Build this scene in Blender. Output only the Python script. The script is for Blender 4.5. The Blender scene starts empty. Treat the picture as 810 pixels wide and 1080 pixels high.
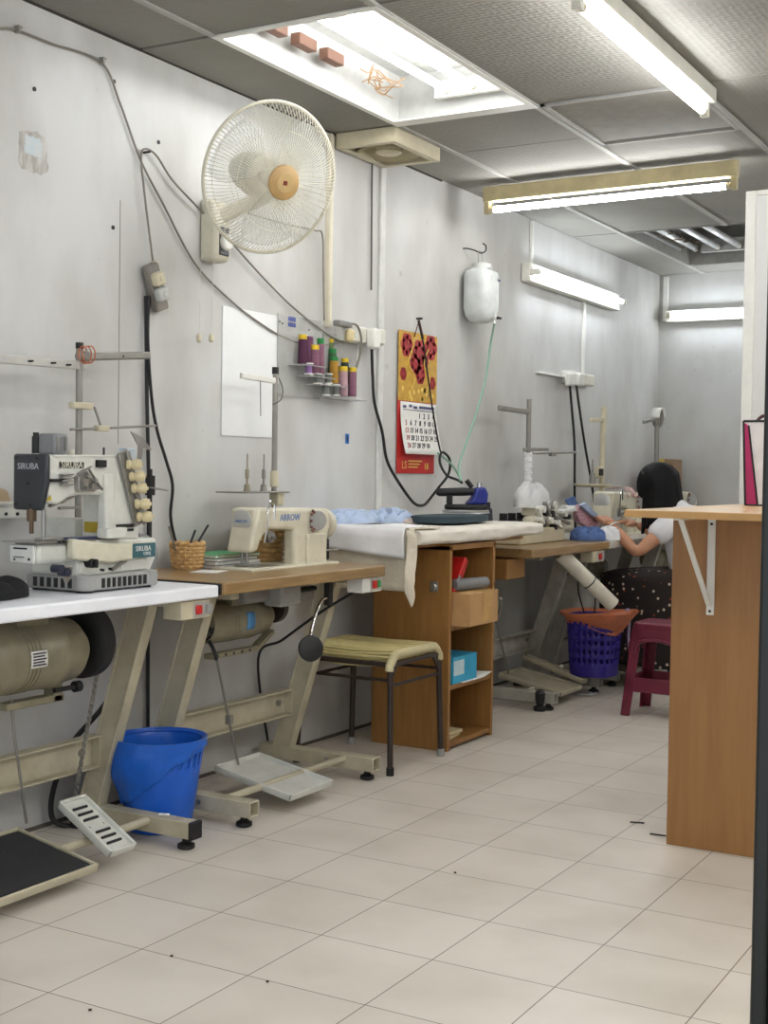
import bpy, bmesh, math, random
from mathutils import Vector, Matrix, noise
R = math.radians
random.seed(7)
scene = bpy.context.scene
COL = scene.collection

# ------------------------------------------------------------------ camera
CAM_H = 1.12; F_PX = 1386.0; YAW = R(29.88); PIT = math.atan(-41.64/F_PX); ROLL = R(.877)
FW = Vector((-math.sin(YAW)*math.cos(PIT), math.cos(YAW)*math.cos(PIT), math.sin(PIT)))
_rt = Vector((math.cos(YAW), math.sin(YAW), 0)); _up = _rt.cross(FW)
RT = _rt*math.cos(ROLL) + _up*math.sin(ROLL); UP = -_rt*math.sin(ROLL) + _up*math.cos(ROLL)
CP = Vector((0, 0, CAM_H))
cd = bpy.data.cameras.new('camera'); cam = bpy.data.objects.new('camera', cd); COL.objects.link(cam)
cam.matrix_world = Matrix((( RT.x, UP.x, -FW.x, CP.x), (RT.y, UP.y, -FW.y, CP.y), (RT.z, UP.z, -FW.z, CP.z), (0, 0, 0, 1)))
cd.sensor_fit = 'VERTICAL'; cd.sensor_height = 24.0; cd.lens = 24.0*F_PX/1080.0; cd.clip_start = .05; cd.clip_end = 60
scene.camera = cam

# ------------------------------------------------------------------ world, exposure
wd = bpy.data.worlds.new('world'); scene.world = wd; wd.use_nodes = True
bg = wd.node_tree.nodes['Background']; bg.inputs[0].default_value = (.86, .93, 1, 1); bg.inputs[1].default_value = .3
scene.view_settings.view_transform = 'Standard'; scene.view_settings.look = 'None'
scene.view_settings.gamma = 1; scene.view_settings.use_curve_mapping = False
scene.view_settings.exposure = 2.12
TUBE_POWER = 11.5

# surveying helpers: where a line of sight meets a real plane of the room
def _ray(px, py): return FW + RT*((px-405)/F_PX) - UP*((py-540)/F_PX)
def _hit(px, py, ax, val):
    d = _ray(px, py); t = (val-CP[ax])/d[ax]; return CP + d*t
def onX(px, py, X=-2.93): return _hit(px, py, 0, X)
def onY(px, py, Y): return _hit(px, py, 1, Y)
def onZ(px, py, Z=0.0): return _hit(px, py, 2, Z)

# ------------------------------------------------------------------ materials
def s2l(c): return tuple((v/255/12.92 if v/255 <= .04045 else ((v/255+.055)/1.055)**2.4) for v in c)
MATS = {}
def mat(name, rgb, rough=.5, metal=0, var=.06, scale=14, bump=0, bscale=80, alpha=1, trans=0, stretch=None, rgb2=None, coat=0, spec=.5):
    if name in MATS: return MATS[name]
    m = bpy.data.materials.new(name); m.use_nodes = True; nt = m.node_tree; p = nt.nodes['Principled BSDF']
    c = s2l(rgb)
    p.inputs['Roughness'].default_value = rough; p.inputs['Metallic'].default_value = metal
    p.inputs['Specular IOR Level'].default_value = spec
    if alpha < 1: p.inputs['Alpha'].default_value = alpha
    if trans: p.inputs['Transmission Weight'].default_value = trans
    if coat: p.inputs['Coat Weight'].default_value = coat; p.inputs['Coat Roughness'].default_value = .15
    tc = nt.nodes.new('ShaderNodeTexCoord'); mp = nt.nodes.new('ShaderNodeMapping'); nt.links.new(tc.outputs['Object'], mp.inputs[0])
    if stretch: mp.inputs['Scale'].default_value = stretch
    nz = nt.nodes.new('ShaderNodeTexNoise'); nz.inputs['Scale'].default_value = scale; nz.inputs['Detail'].default_value = 5; nz.inputs['Roughness'].default_value = .6
    nt.links.new(mp.outputs[0], nz.inputs['Vector'])
    rp = nt.nodes.new('ShaderNodeValToRGB'); rp.color_ramp.elements[0].position = .32; rp.color_ramp.elements[1].position = .68
    lo = s2l(rgb2) if rgb2 else tuple(v*(1-var*2.2) for v in c)
    hi = c if rgb2 else tuple(min(1, v*(1+var)) for v in c)
    rp.color_ramp.elements[0].color = (*lo, 1); rp.color_ramp.elements[1].color = (*hi, 1)
    nt.links.new(nz.outputs['Fac'], rp.inputs[0]); nt.links.new(rp.outputs[0], p.inputs['Base Color'])
    if bump:
        n2 = nt.nodes.new('ShaderNodeTexNoise'); n2.inputs['Scale'].default_value = bscale; n2.inputs['Detail'].default_value = 3
        nt.links.new(mp.outputs[0], n2.inputs['Vector'])
        b = nt.nodes.new('ShaderNodeBump'); b.inputs['Strength'].default_value = bump; b.inputs['Distance'].default_value = .01
        nt.links.new(n2.outputs['Fac'], b.inputs['Height']); nt.links.new(b.outputs[0], p.inputs['Normal'])
    MATS[name] = m; return m
def emit(name, rgb, strength):
    m = bpy.data.materials.new(name); m.use_nodes = True; nt = m.node_tree; nt.nodes.clear()
    o = nt.nodes.new('ShaderNodeOutputMaterial'); e = nt.nodes.new('ShaderNodeEmission'); e.inputs[0].default_value = (*rgb, 1); e.inputs[1].default_value = strength
    nt.links.new(e.outputs[0], o.inputs[0]); MATS[name] = m; return m

CREAM = mat('cream_paint', (214, 208, 186), .38, var=.05, scale=22)
WHITEM = mat('white_machine_paint', (216, 216, 208), .35, var=.05, scale=18)
FRAME = mat('cream_frame_paint', (196, 189, 165), .45, var=.09, scale=9, rgb2=(172, 163, 138))
PLASTIC_GREY = mat('grey_plastic', (160, 160, 156), .5)
DARKPLATE = mat('charcoal_plate', (46, 50, 54), .4)
BLACK = mat('black_rubber', (22, 22, 23), .55)
STEEL = mat('steel', (170, 168, 164), .3, .85)
DULLSTEEL = mat('dull_steel', (150, 147, 140), .45, .5)
CHROME = mat('chrome', (225, 225, 225), .15, 1)
WHITE_LAM = mat('white_laminate', (246, 247, 253), .35, var=.02)
OAK = mat('brown_table_wood', (160, 130, 86), .3, var=.1, scale=7, stretch=(9, 1, 9), rgb2=(136, 106, 66))
CABW = mat('cabinet_wood', (160, 116, 62), .45, scale=6, stretch=(8, 8, .8), rgb2=(142, 100, 50))
COUNTERW = mat('counter_wood', (160, 116, 64), .42, scale=5, stretch=(7, 7, .6), rgb2=(146, 102, 54))
BIRCH = mat('pale_counter_top', (214, 180, 134), .3, scale=6, stretch=(1, 8, 8), rgb2=(198, 160, 112))
WHITE_PL = mat('white_plastic', (226, 225, 218), .4, var=.03)
CREAM_PL = mat('aged_plastic', (205, 196, 168), .42, var=.05)
MOTOR = mat('motor_paint', (130, 123, 100), .42, var=.1, scale=12)
WHITE_CLOTH = mat('white_cotton', (232, 231, 232), .9, var=.03, bump=.12, bscale=40)
BEIGE_CLOTH = mat('beige_cotton', (218, 208, 188), .9, var=.05, bump=.3, bscale=60)
BLUE_CLOTH = mat('pale_blue_cotton', (172, 188, 214), .9, var=.1, bump=.3, bscale=60)
DENIM = mat('blue_cotton', (84, 110, 160), .9, var=.12, bump=.3)
TEAL_PAD = mat('dark_teal_cloth', (50, 66, 74), .9, bump=.2)
WICKER = mat('wicker', (214, 178, 122), .6, var=.15, scale=40, rgb2=(184, 142, 86))
RED = mat('red_plastic', (196, 34, 30), .4)
GREEN = mat('green_plastic', (40, 140, 70), .4)
BLUEP = mat('blue_plastic', (20, 92, 200), .35, var=.04)
INK = mat('dark_ink', (40, 42, 60), .7)
BLUEINK = mat('blue_ink', (70, 120, 180), .6)
TEALINK = mat('teal_label', (62, 104, 112), .5)
PAPER = mat('paper', (232, 230, 224), .8, var=.02)
CARD = mat('cardboard', (186, 146, 96), .8, var=.06)
DARKBROWN = mat('dark_brown_paint', (52, 40, 34), .45)
CORD_GREY = mat('grey_cable', (128, 122, 112), .6)
GREENTUBE = mat('green_tube', (150, 196, 172), .4, alpha=.8)
SKIN = mat('skin', (196, 142, 110), .55, var=.04)
HAIR = mat('black_hair', (12, 11, 13), .6, var=.3, scale=50, stretch=(6, 6, 1), spec=.25)

# ------------------------------------------------------------------ mesh builder
class MB:
    def __init__(s): s.v = []; s.f = []; s.m = []; s.cur = 0
    def add(s, vs, fs):
        o = len(s.v); s.v += [Vector(x) for x in vs]
        for f in fs: s.f.append([i+o for i in f]); s.m.append(s.cur)
        return s
    def use(s, i): s.cur = i; return s
    def box(s, a, b):
        (x0, y0, z0), (x1, y1, z1) = [min(p, q) for p, q in zip(a, b)], [max(p, q) for p, q in zip(a, b)]
        return s.add([(x0,y0,z0),(x1,y0,z0),(x1,y1,z0),(x0,y1,z0),(x0,y0,z1),(x1,y0,z1),(x1,y1,z1),(x0,y1,z1)],
                     [(0,3,2,1),(4,5,6,7),(0,1,5,4),(1,2,6,5),(2,3,7,6),(3,0,4,7)])
    def cbox(s, c, d, rot=None):
        h = [x/2 for x in d]; M = rot or Matrix.Identity(3); c = Vector(c)
        vs = [c + M @ Vector((sx*h[0], sy*h[1], sz*h[2])) for sz in (-1, 1) for sx, sy in ((-1,-1),(1,-1),(1,1),(-1,1))]
        return s.add(vs, [(0,3,2,1),(4,5,6,7),(0,1,5,4),(1,2,6,5),(2,3,7,6),(3,0,4,7)])
    def bar(s, p, q, w, h, up=(0, 0, 1)):
        p, q = Vector(p), Vector(q); d = (q-p).normalized(); a = d.cross(Vector(up)).normalized()*w/2; b = a.cross(d).normalized()*h/2
        vs = [p-a-b, p+a-b, p+a+b, p-a+b, q-a-b, q+a-b, q+a+b, q-a+b]
        return s.add(vs, [(0,1,2,3),(7,6,5,4),(0,4,5,1),(1,5,6,2),(2,6,7,3),(3,7,4,0)])
    def cyl(s, p, q, r, r2=None, n=16): return s.rings([(p, r), (q, r if r2 is None else r2)], n)
    def rings(s, pr, n=16, axis=None, cap=True):
        pts = [Vector(p) for p, _ in pr]; d = Vector(axis).normalized() if axis else (pts[-1]-pts[0]).normalized()
        a = d.orthogonal().normalized(); b = d.cross(a); vs = []; fs = []; k = len(pr)
        for P, (_, r) in zip(pts, pr):
            for i in range(n):
                t = 2*math.pi*i/n; vs.append(P + (a*math.cos(t)+b*math.sin(t))*r)
        for j in range(k-1):
            for i in range(n): fs.append((j*n+i, j*n+(i+1)%n, (j+1)*n+(i+1)%n, (j+1)*n+i))
        if cap: fs += [tuple(range(n-1, -1, -1)), tuple((k-1)*n+i for i in range(n))]
        return s.add(vs, fs)
    def lathe(s, prof, c=(0,0,0), axis=(0,0,1), n=24, cap=True):
        c = Vector(c); d = Vector(axis).normalized(); return s.rings([(c+d*z, r) for r, z in prof], n, axis, cap)
    def tube(s, pts, r, n=8, closed=False, rr=None):
        pts = [Vector(p) for p in pts]; k = len(pts); vs = []; fs = []; pa = None
        for i in range(k):
            if closed: d = pts[(i+1)%k]-pts[i-1]
            else: d = pts[min(i+1, k-1)]-pts[max(i-1, 0)]
            d.normalize()
            a = d.orthogonal().normalized() if pa is None else (pa - d*pa.dot(d)).normalized()
            pa = a; b = d.cross(a); q = rr[i] if rr else r
            for j in range(n):
                t = 2*math.pi*j/n; vs.append(pts[i] + (a*math.cos(t)+b*math.sin(t))*q)
        for i in range(k if closed else k-1):
            i2 = (i+1) % k
            for j in range(n): fs.append((i*n+j, i*n+(j+1)%n, i2*n+(j+1)%n, i2*n+j))
        if not closed: fs += [tuple(range(n-1, -1, -1)), tuple((k-1)*n+j for j in range(n))]
        return s.add(vs, fs)
    def prism(s, poly, ax, a, b):
        n = len(poly)
        def P(u, v, w):
            return ((w, u, v), (u, w, v), (u, v, w))[ax]
        vs = [P(u, v, a) for u, v in poly] + [P(u, v, b) for u, v in poly]
        fs = [tuple(range(n)), tuple(range(2*n-1, n-1, -1))] + [(i, n+i, n+(i+1)%n, (i+1)%n) for i in range(n)]
        return s.add(vs, fs)
    def ball(s, c, r, n=16, m=10):
        c = Vector(c); r = Vector(r) if hasattr(r, '__len__') else Vector((r, r, r)); vs = [c+Vector((0,0,-r.z))]; fs = []
        for j in range(1, m):
            t = -math.pi/2+math.pi*j/m
            for i in range(n):
                p = 2*math.pi*i/n; vs.append(c+Vector((r.x*math.cos(t)*math.cos(p), r.y*math.cos(t)*math.sin(p), r.z*math.sin(t))))
        vs.append(c+Vector((0,0,r.z))); L = len(vs)-1
        for i in range(n): fs.append((0, 1+(i+1)%n, 1+i)); fs.append((L, L-n+i, L-n+(i+1)%n))
        for j in range(m-2):
            for i in range(n): fs.append((1+j*n+i, 1+j*n+(i+1)%n, 1+(j+1)*n+(i+1)%n, 1+(j+1)*n+i))
        return s.add(vs, fs)
    def grid(s, fn, nu, nv, closed_u=False):
        vs = [fn(i/nu, j/nv) for j in range(nv+1) for i in range(nu+(0 if closed_u else 1))]; w = nu+(0 if closed_u else 1)
        fs = [(j*w+i, j*w+(i+1)%w, (j+1)*w+(i+1)%w, (j+1)*w+i) for j in range(nv) for i in range(nu)]
        return s.add(vs, fs)
    def build(s, name, mats, root=None, bevel=0, solid=0, sub=0, smooth=40, seg=2, local=False):
        off = Vector((0,0,0)) if (root is None or local) else root_pos(root)
        me = bpy.data.meshes.new(name); me.from_pydata([tuple(v-off) for v in s.v], [], s.f); me.update()
        if not isinstance(mats, (list, tuple)): mats = [mats]
        for m in mats: me.materials.append(m)
        for p, i in zip(me.polygons, s.m): p.material_index = min(i, len(mats)-1); p.use_smooth = True
        bm = bmesh.new(); bm.from_mesh(me); bmesh.ops.recalc_face_normals(bm, faces=bm.faces); bm.to_mesh(me); bm.free()
        me.set_sharp_from_angle(angle=R(smooth))
        o = bpy.data.objects.new(name, me); COL.objects.link(o)
        if root is not None: o.parent = root
        if solid: q = o.modifiers.new('solid', 'SOLIDIFY'); q.thickness = solid; q.offset = 0
        if sub: q = o.modifiers.new('sub', 'SUBSURF'); q.levels = q.render_levels = sub
        if bevel: q = o.modifiers.new('bevel', 'BEVEL'); q.width = bevel; q.segments = seg; q.limit_method = 'ANGLE'; q.angle_limit = R(38)
        return o
def root_pos(o):
    p = Vector((0,0,0))
    while o is not None: p = p + o.location; o = o.parent
    return p
def tag(o, label, cat, group=None, kind=None):
    if label: o['label'] = label
    if cat: o['category'] = cat
    if group: o['group'] = group
    if kind: o['kind'] = kind
    return o
def thing(name, label, cat, loc=(0,0,0), group=None):
    o = bpy.data.objects.new(name, None); COL.objects.link(o); o.location = loc; o.empty_display_size = .05
    return tag(o, label, cat, group)
def single(name, label, cat, mb, mats, loc=None, group=None, **k):
    if loc is None:
        n = len(mb.v); loc = (sum(v.x for v in mb.v)/n, sum(v.y for v in mb.v)/n, min(v.z for v in mb.v))
    L = Vector(loc); mb.v = [v-L for v in mb.v]; o = mb.build(name, mats, **k); o.location = L
    return tag(o, label, cat, group)
def struct(name, mb, mats, **k): return tag(mb.build(name, mats, **k), None, None, kind='structure')
def dup(root, loc, rotz=0, label=None, scale=1):
    def cp(o, par):
        c = o.copy(); COL.objects.link(c)
        if par is not None: c.parent = par
        for ch in [x for x in list(COL.objects) if x.parent == o]: cp(ch, c)
        return c
    r = cp(root, None); r.location = loc; r.rotation_euler.z = rotz; r.scale = (scale,)*3
    if label: r['label'] = label
    return r
def curve(pts, k=8):
    P = [Vector(p) for p in pts]; out = []
    for i in range(len(P)-1):
        a, b, c, d = P[max(i-1, 0)], P[i], P[i+1], P[min(i+2, len(P)-1)]
        for j in range(k):
            t = j/k; out.append(.5*((2*b)+(-a+c)*t+(2*a-5*b+4*c-d)*t*t+(-a+3*b-3*c+d)*t**3))
    return out+[P[-1]]
def text(root, name, body, size, loc, face, m, align='CENTER', depth=.0006):
    cu = bpy.data.curves.new(name, 'FONT'); cu.body = body; cu.size = size; cu.align_x = align; cu.align_y = 'CENTER'; cu.extrude = depth; cu.resolution_u = 2
    t = bpy.data.objects.new(name, cu); COL.objects.link(t); bpy.context.view_layer.update()
    me = bpy.data.meshes.new_from_object(t.evaluated_get(bpy.context.evaluated_depsgraph_get())); bpy.data.objects.remove(t)
    M = {'x': Matrix(((0,0,1),(1,0,0),(0,1,0))), '-y': Matrix(((1,0,0),(0,0,-1),(0,1,0)))}[face]
    off = root_pos(root)
    for v in me.vertices: v.co = M @ v.co + Vector(loc) - off
    me.materials.clear(); me.materials.append(m); me.name = name
    o = bpy.data.objects.new(name, me); COL.objects.link(o); o.parent = root
    return o
def onXs(pts, X): return [(onX(a, b, X).y, onX(a, b, X).z) for a, b in pts]

# ================================================================== SETTING
WX, EY, CZ = -2.93, 8.9, 2.515
def wall_mat(name, lo, hi):
    m = bpy.data.materials.new(name); m.use_nodes = True; nt = m.node_tree; p = nt.nodes['Principled BSDF']; p.inputs['Roughness'].default_value = .6
    tc = nt.nodes.new('ShaderNodeTexCoord'); mp = nt.nodes.new('ShaderNodeMapping'); mp.inputs['Scale'].default_value = (1, 1.3, .65); nt.links.new(tc.outputs['Object'], mp.inputs[0])
    n1 = nt.nodes.new('ShaderNodeTexNoise'); n1.inputs['Scale'].default_value = 2.2; n1.inputs['Detail'].default_value = 6; nt.links.new(mp.outputs[0], n1.inputs['Vector'])
    r1 = nt.nodes.new('ShaderNodeValToRGB'); r1.color_ramp.elements[0].position = .25; r1.color_ramp.elements[1].position = .62
    r1.color_ramp.elements[0].color = (*s2l(lo), 1); r1.color_ramp.elements[1].color = (*s2l(hi), 1); nt.links.new(n1.outputs['Fac'], r1.inputs[0])
    n2 = nt.nodes.new('ShaderNodeTexNoise'); n2.inputs['Scale'].default_value = 16; n2.inputs['Detail'].default_value = 2; nt.links.new(tc.outputs['Object'], n2.inputs['Vector'])
    r2 = nt.nodes.new('ShaderNodeValToRGB'); r2.color_ramp.elements[0].position = .72; r2.color_ramp.elements[1].position = .8
    r2.color_ramp.elements[0].color = (0,0,0,1); r2.color_ramp.elements[1].color = (.35,.35,.35,1); nt.links.new(n2.outputs['Fac'], r2.inputs[0])
    mx = nt.nodes.new('ShaderNodeMix'); mx.data_type = 'RGBA'; nt.links.new(r2.outputs[0], mx.inputs[0]); nt.links.new(r1.outputs[0], mx.inputs[6]); mx.inputs[7].default_value = (*s2l((150,146,138)), 1)
    nt.links.new(mx.outputs[2], p.inputs['Base Color'])
    b = nt.nodes.new('ShaderNodeBump'); b.inputs['Strength'].default_value = .12; b.inputs['Distance'].default_value = .02; nt.links.new(n1.outputs['Fac'], b.inputs['Height']); nt.links.new(b.outputs[0], p.inputs['Normal'])
    return m
WALL = wall_mat('wall_paint', (176, 174, 168), (206, 206, 204))
WALL2 = wall_mat('partition_paint', (206, 206, 202), (218, 218, 216))

def floor_mat():
    m = bpy.data.materials.new('floor_tiles'); m.use_nodes = True; nt = m.node_tree; p = nt.nodes['Principled BSDF']
    tc = nt.nodes.new('ShaderNodeTexCoord'); mp = nt.nodes.new('ShaderNodeMapping'); mp.inputs['Location'].default_value = (1.382+.303*30, -2.357+.303*30, 0)
    nt.links.new(tc.outputs['Object'], mp.inputs[0])
    bk = nt.nodes.new('ShaderNodeTexBrick'); bk.offset = 0; bk.squash = 1; bk.inputs['Scale'].default_value = 1; bk.inputs['Brick Width'].default_value = .303; bk.inputs['Row Height'].default_value = .303
    bk.inputs['Mortar Size'].default_value = .0016; bk.inputs['Mortar Smooth'].default_value = .3; bk.inputs['Bias'].default_value = 0
    bk.inputs['Color1'].default_value = (*s2l((216, 208, 196)), 1); bk.inputs['Color2'].default_value = (*s2l((223, 215, 204)), 1); bk.inputs['Mortar'].default_value = (*s2l((112, 102, 90)), 1)
    nt.links.new(mp.outputs[0], bk.inputs['Vector'])
    n1 = nt.nodes.new('ShaderNodeTexNoise'); n1.inputs['Scale'].default_value = 3.; n1.inputs['Detail'].default_value = 7; nt.links.new(tc.outputs['Object'], n1.inputs['Vector'])
    r1 = nt.nodes.new('ShaderNodeValToRGB'); r1.color_ramp.elements[0].position = .3; r1.color_ramp.elements[1].position = .6; r1.color_ramp.elements[0].color = (.86,.85,.83,1); r1.color_ramp.elements[1].color = (1,1,1,1)
    nt.links.new(n1.outputs['Fac'], r1.inputs[0])
    mx = nt.nodes.new('ShaderNodeMix'); mx.data_type = 'RGBA'; mx.blend_type = 'MULTIPLY'; mx.inputs[0].default_value = 1
    nt.links.new(bk.outputs['Color'], mx.inputs[6]); nt.links.new(r1.outputs[0], mx.inputs[7]); nt.links.new(mx.outputs[2], p.inputs['Base Color'])
    mr = nt.nodes.new('ShaderNodeMapRange'); mr.inputs[3].default_value = .5; mr.inputs[4].default_value = .3; nt.links.new(n1.outputs['Fac'], mr.inputs[0]); nt.links.new(mr.outputs[0], p.inputs['Roughness'])
    p.inputs['Specular IOR Level'].default_value = .35
    b = nt.nodes.new('ShaderNodeBump'); b.inputs['Strength'].default_value = .15; b.inputs['Distance'].default_value = .003; b.invert = True; nt.links.new(bk.outputs['Fac'], b.inputs['Height']); nt.links.new(b.outputs[0], p.inputs['Normal'])
    return m
def tile_mat():
    m = bpy.data.materials.new('ceiling_tile'); m.use_nodes = True; nt = m.node_tree; p = nt.nodes['Principled BSDF']; p.inputs['Roughness'].default_value = .8
    tc = nt.nodes.new('ShaderNodeTexCoord')
    n1 = nt.nodes.new('ShaderNodeTexNoise'); n1.inputs['Scale'].default_value = 1.5; n1.inputs['Detail'].default_value = 5; nt.links.new(tc.outputs['Object'], n1.inputs['Vector'])
    r1 = nt.nodes.new('ShaderNodeValToRGB'); r1.color_ramp.elements[0].position = .3; r1.color_ramp.elements[1].position = .65; r1.color_ramp.elements[0].color = (*s2l((128,125,118)),1); r1.color_ramp.elements[1].color = (*s2l((146,143,136)),1)
    nt.links.new(n1.outputs['Fac'], r1.inputs[0]); nt.links.new(r1.outputs[0], p.inputs['Base Color'])
    vo = nt.nodes.new('ShaderNodeTexVoronoi'); vo.inputs['Scale'].default_value = 48; vo.inputs['Randomness'].default_value = .25; nt.links.new(tc.outputs['Object'], vo.inputs['Vector'])
    b = nt.nodes.new('ShaderNodeBump'); b.inputs['Strength'].default_value = .5; b.inputs['Distance'].default_value = .006; nt.links.new(vo.outputs['Distance'], b.inputs['Height']); nt.links.new(b.outputs[0], p.inputs['Normal'])
    return m
FLOOR = floor_mat(); TILE = tile_mat()
GRIDM = mat('ceiling_grid_paint', (166, 164, 158), .6, var=.05)
GAP = mat('dark_gap', (58, 54, 50), .9)
struct('floor', MB().box((WX-.1, -.6, -.1), (1.4, EY+.1, 0)), FLOOR)
struct('wall_left', MB().box((WX-.12, -.6, -.1), (WX, EY+.12, 2.9)), WALL)
struct('wall_end', MB().box((WX, EY, -.1), (1.4, EY+.12, 2.9)), WALL)
struct('wall_right', MB().box((1.4, -.6, -.1), (1.52, EY+.12, 2.9)), WALL)
# suspended ceiling: one tile per grid cell, two cells left open over the bare tube trays
xs = [WX, -2.62, -2.02, -1.41, -.8, -.19, .42, 1.03, 1.4]
ys = [-.6, .98, 2.2, 3.42, 4.62, 5.93, 7.25, 8.55, EY]
ct = MB(); gb = MB()
for i in range(len(xs)-1):
    for j in range(len(ys)-1):
        y0, y1 = ys[j], ys[j+1]; cells = [(y0, y1)]
        if j == 3 and i == 1: pass
        if i == 1 and j == 2+1-0 and False: pass
        if i == 1 and abs(y0-3.42) < .01: continue
        if i in (1, 2) and abs(y0-7.25) < .01: continue
        if i == 2 and abs(y0-4.62) < .01: cells = [(5.3, y1)]
        if i == 1 and abs(y0-4.62) < .01: cells = [(y0, 5.15), (5.15, y1)]
        for a, b in cells:
            sag = random.uniform(0, .004)
            ct.box((xs[i]+.005, a+.005, CZ+sag), (xs[i+1]-.005, b-.005, CZ+.012+sag))
struct('ceiling', ct, TILE, bevel=.002)
for x in xs[1:-1]:
    if abs(x+2.02) < .01: gb.box((x-.011, -.6, CZ-.006), (x+.011, 7.25, CZ+.004)); gb.box((x-.011, 8.55, CZ-.006), (x+.011, EY, CZ+.004))
    else: gb.box((x-.011, -.6, CZ-.006), (x+.011, EY, CZ+.004))
struct('trim_1', gb, GRIDM)
gd = MB()
for j, y in enumerate(ys[1:-1]):
    gd.box((WX, y-.007, CZ+.012), (1.4, y+.007, CZ+.02))
struct('trim_2', gd, GAP)
struct('ceiling.001', MB().box((WX-.1, -.6, 2.86), (1.5, EY+.1, 2.92)), mat('slab_concrete', (120, 114, 106), .9))
# dark joint where ceiling meets wall and dirty joint along the floor
struct('trim_3', MB().box((WX, -.6, CZ-.004), (WX+.006, 5.6, CZ+.012)), GAP)
struct('baseboard_left', MB().box((WX, -.6, 0), (WX+.004, EY, .012)), mat('grimy_joint', (92, 84, 74), .8))
# partition behind the counter with white edge trim
PY = 5.0
struct('wall_partition', MB().box((-1.30, PY, 0), (1.4, PY+.05, 2.19)), WALL2)
struct('trim_4', MB().box((-1.318, PY-.006, 0), (-1.278, PY+.056, 2.2)).box((-1.278, PY-.006, 2.18), (1.4, PY+.056, 2.2)), WHITE_PL, bevel=.003)
# shop door post close to the camera
DG = mat('dark_green_door_paint', (19, 23, 20), .4)
dx = onY(790, 1080, 1.425).x
struct('door_1', MB().box((dx-.004, 1.44, 0), (dx+.14, 1.5, 2.5)).box((dx, 1.425, 0), (dx+.018, 1.45, 2.5)).box((dx+.03, 1.43, 0), (dx+.045, 1.45, 2.5)).box((dx+.06, 1.425, 0), (dx+.13, 1.45, 2.5)), DG, bevel=.004)
# upright panel joints in the left wall
y400 = onX(400, 300).y
struct('trim_5', MB().box((WX, y400-.012, .0), (WX+.012, y400+.03, CZ)), mat('wall_batten_paint', (216, 216, 213), .6), bevel=.003)
y126 = onX(126, 300).y
struct('trim_6', MB().box((WX, y126-.001, 1.2), (WX+.0012, y126+.001, 2.0)), mat('hairline_crack', (140, 136, 128), .8))

# ================================================================== LIGHTS OF THE ROOM
TUBE = emit('lit_tube', (.98, .99, 1), TUBE_POWER)
TUBE_TRAY = emit('lit_tray_tube', (.98, .99, 1), TUBE_POWER*.42)
TUBE_FAR = emit('lit_tube_cool', (.86, .93, 1), TUBE_POWER*.58)
HOUSING = mat('batten_enamel', (222, 220, 208), .4, var=.04)
HOUSING_OLD = mat('aged_batten_enamel', (202, 188, 146), .45, var=.08)
def tube_part(root, a, b, r, m, name='tube'):
    a, b = Vector(a), Vector(b); d = (b-a).normalized()
    MB().rings([(a, r*.96), (a+d*.002, r), (b-d*.002, r), (b, r*.96)], 14).build(name, m, root)
    c = MB()
    for p, q in ((a-d*.018, a+d*.001), (b-d*.001, b+d*.018)): c.cyl(p, q, r*1.02, n=14)
    c.build('tube_cap', CREAM_PL, root)
# open ceiling tray over the machines
r = thing('ceiling_light', 'open ceiling tray of three bare glowing tubes above the wall fan', 'light', (-2.32, 4.0, CZ))
t = MB(); a0, a1, b0, b1, zt = -2.607, -2.033, 3.43, 4.61, 2.70
t.box((a0, b0, zt), (a1, b1, zt+.006)).box((a0-.006, b0, CZ), (a0, b1, zt)).box((a1, b0, CZ), (a1+.006, b1, zt)).box((a0, b0-.006, CZ), (a1, b0, zt)).box((a0, b1, CZ), (a1, b1+.006, zt))
t.build('tray', mat('tray_enamel', (186, 186, 182), .45), r)
MB().box((a0-.02, b0-.02, CZ-.008), (a0+.006, b1+.02, CZ)).box((a1-.006, b0-.02, CZ-.008), (a1+.02, b1+.02, CZ)).box((a0, b0-.02, CZ-.008), (a1, b0+.006, CZ)).box((a0, b1-.05, CZ-.008), (a1, b1+.02, CZ)).build('frame', WHITE_PL, r, bevel=.002)
for x in (-2.36, -2.25, -2.13): tube_part(r, (x, 3.48, 2.60), (x, 4.53, 2.60), .014, TUBE_TRAY)
MB().box((-2.42, 4.55, 2.575), (-2.08, 4.575, 2.64)).build('lampholder_rail', WHITE_PL, r, bevel=.003)
for y in (3.66, 3.84, 4.02): MB().box((-2.575, y-.055, 2.585), (-2.535, y+.055, 2.625)).build('ballast', mat('brown_ballast', (128, 92, 74), .6), r, bevel=.004)
w = MB()
for k in range(5):
    c = Vector((-2.52+.02*(k % 2), 4.2+.05*k, 2.585)); w.tube(curve([c+Vector((random.uniform(-.05, .05), random.uniform(-.07, .07), random.uniform(-.03, .04))) for _ in range(6)]), .0022, 5)
w.build('loose_wires', mat('tan_wire', (176, 138, 96), .6), r)
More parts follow.
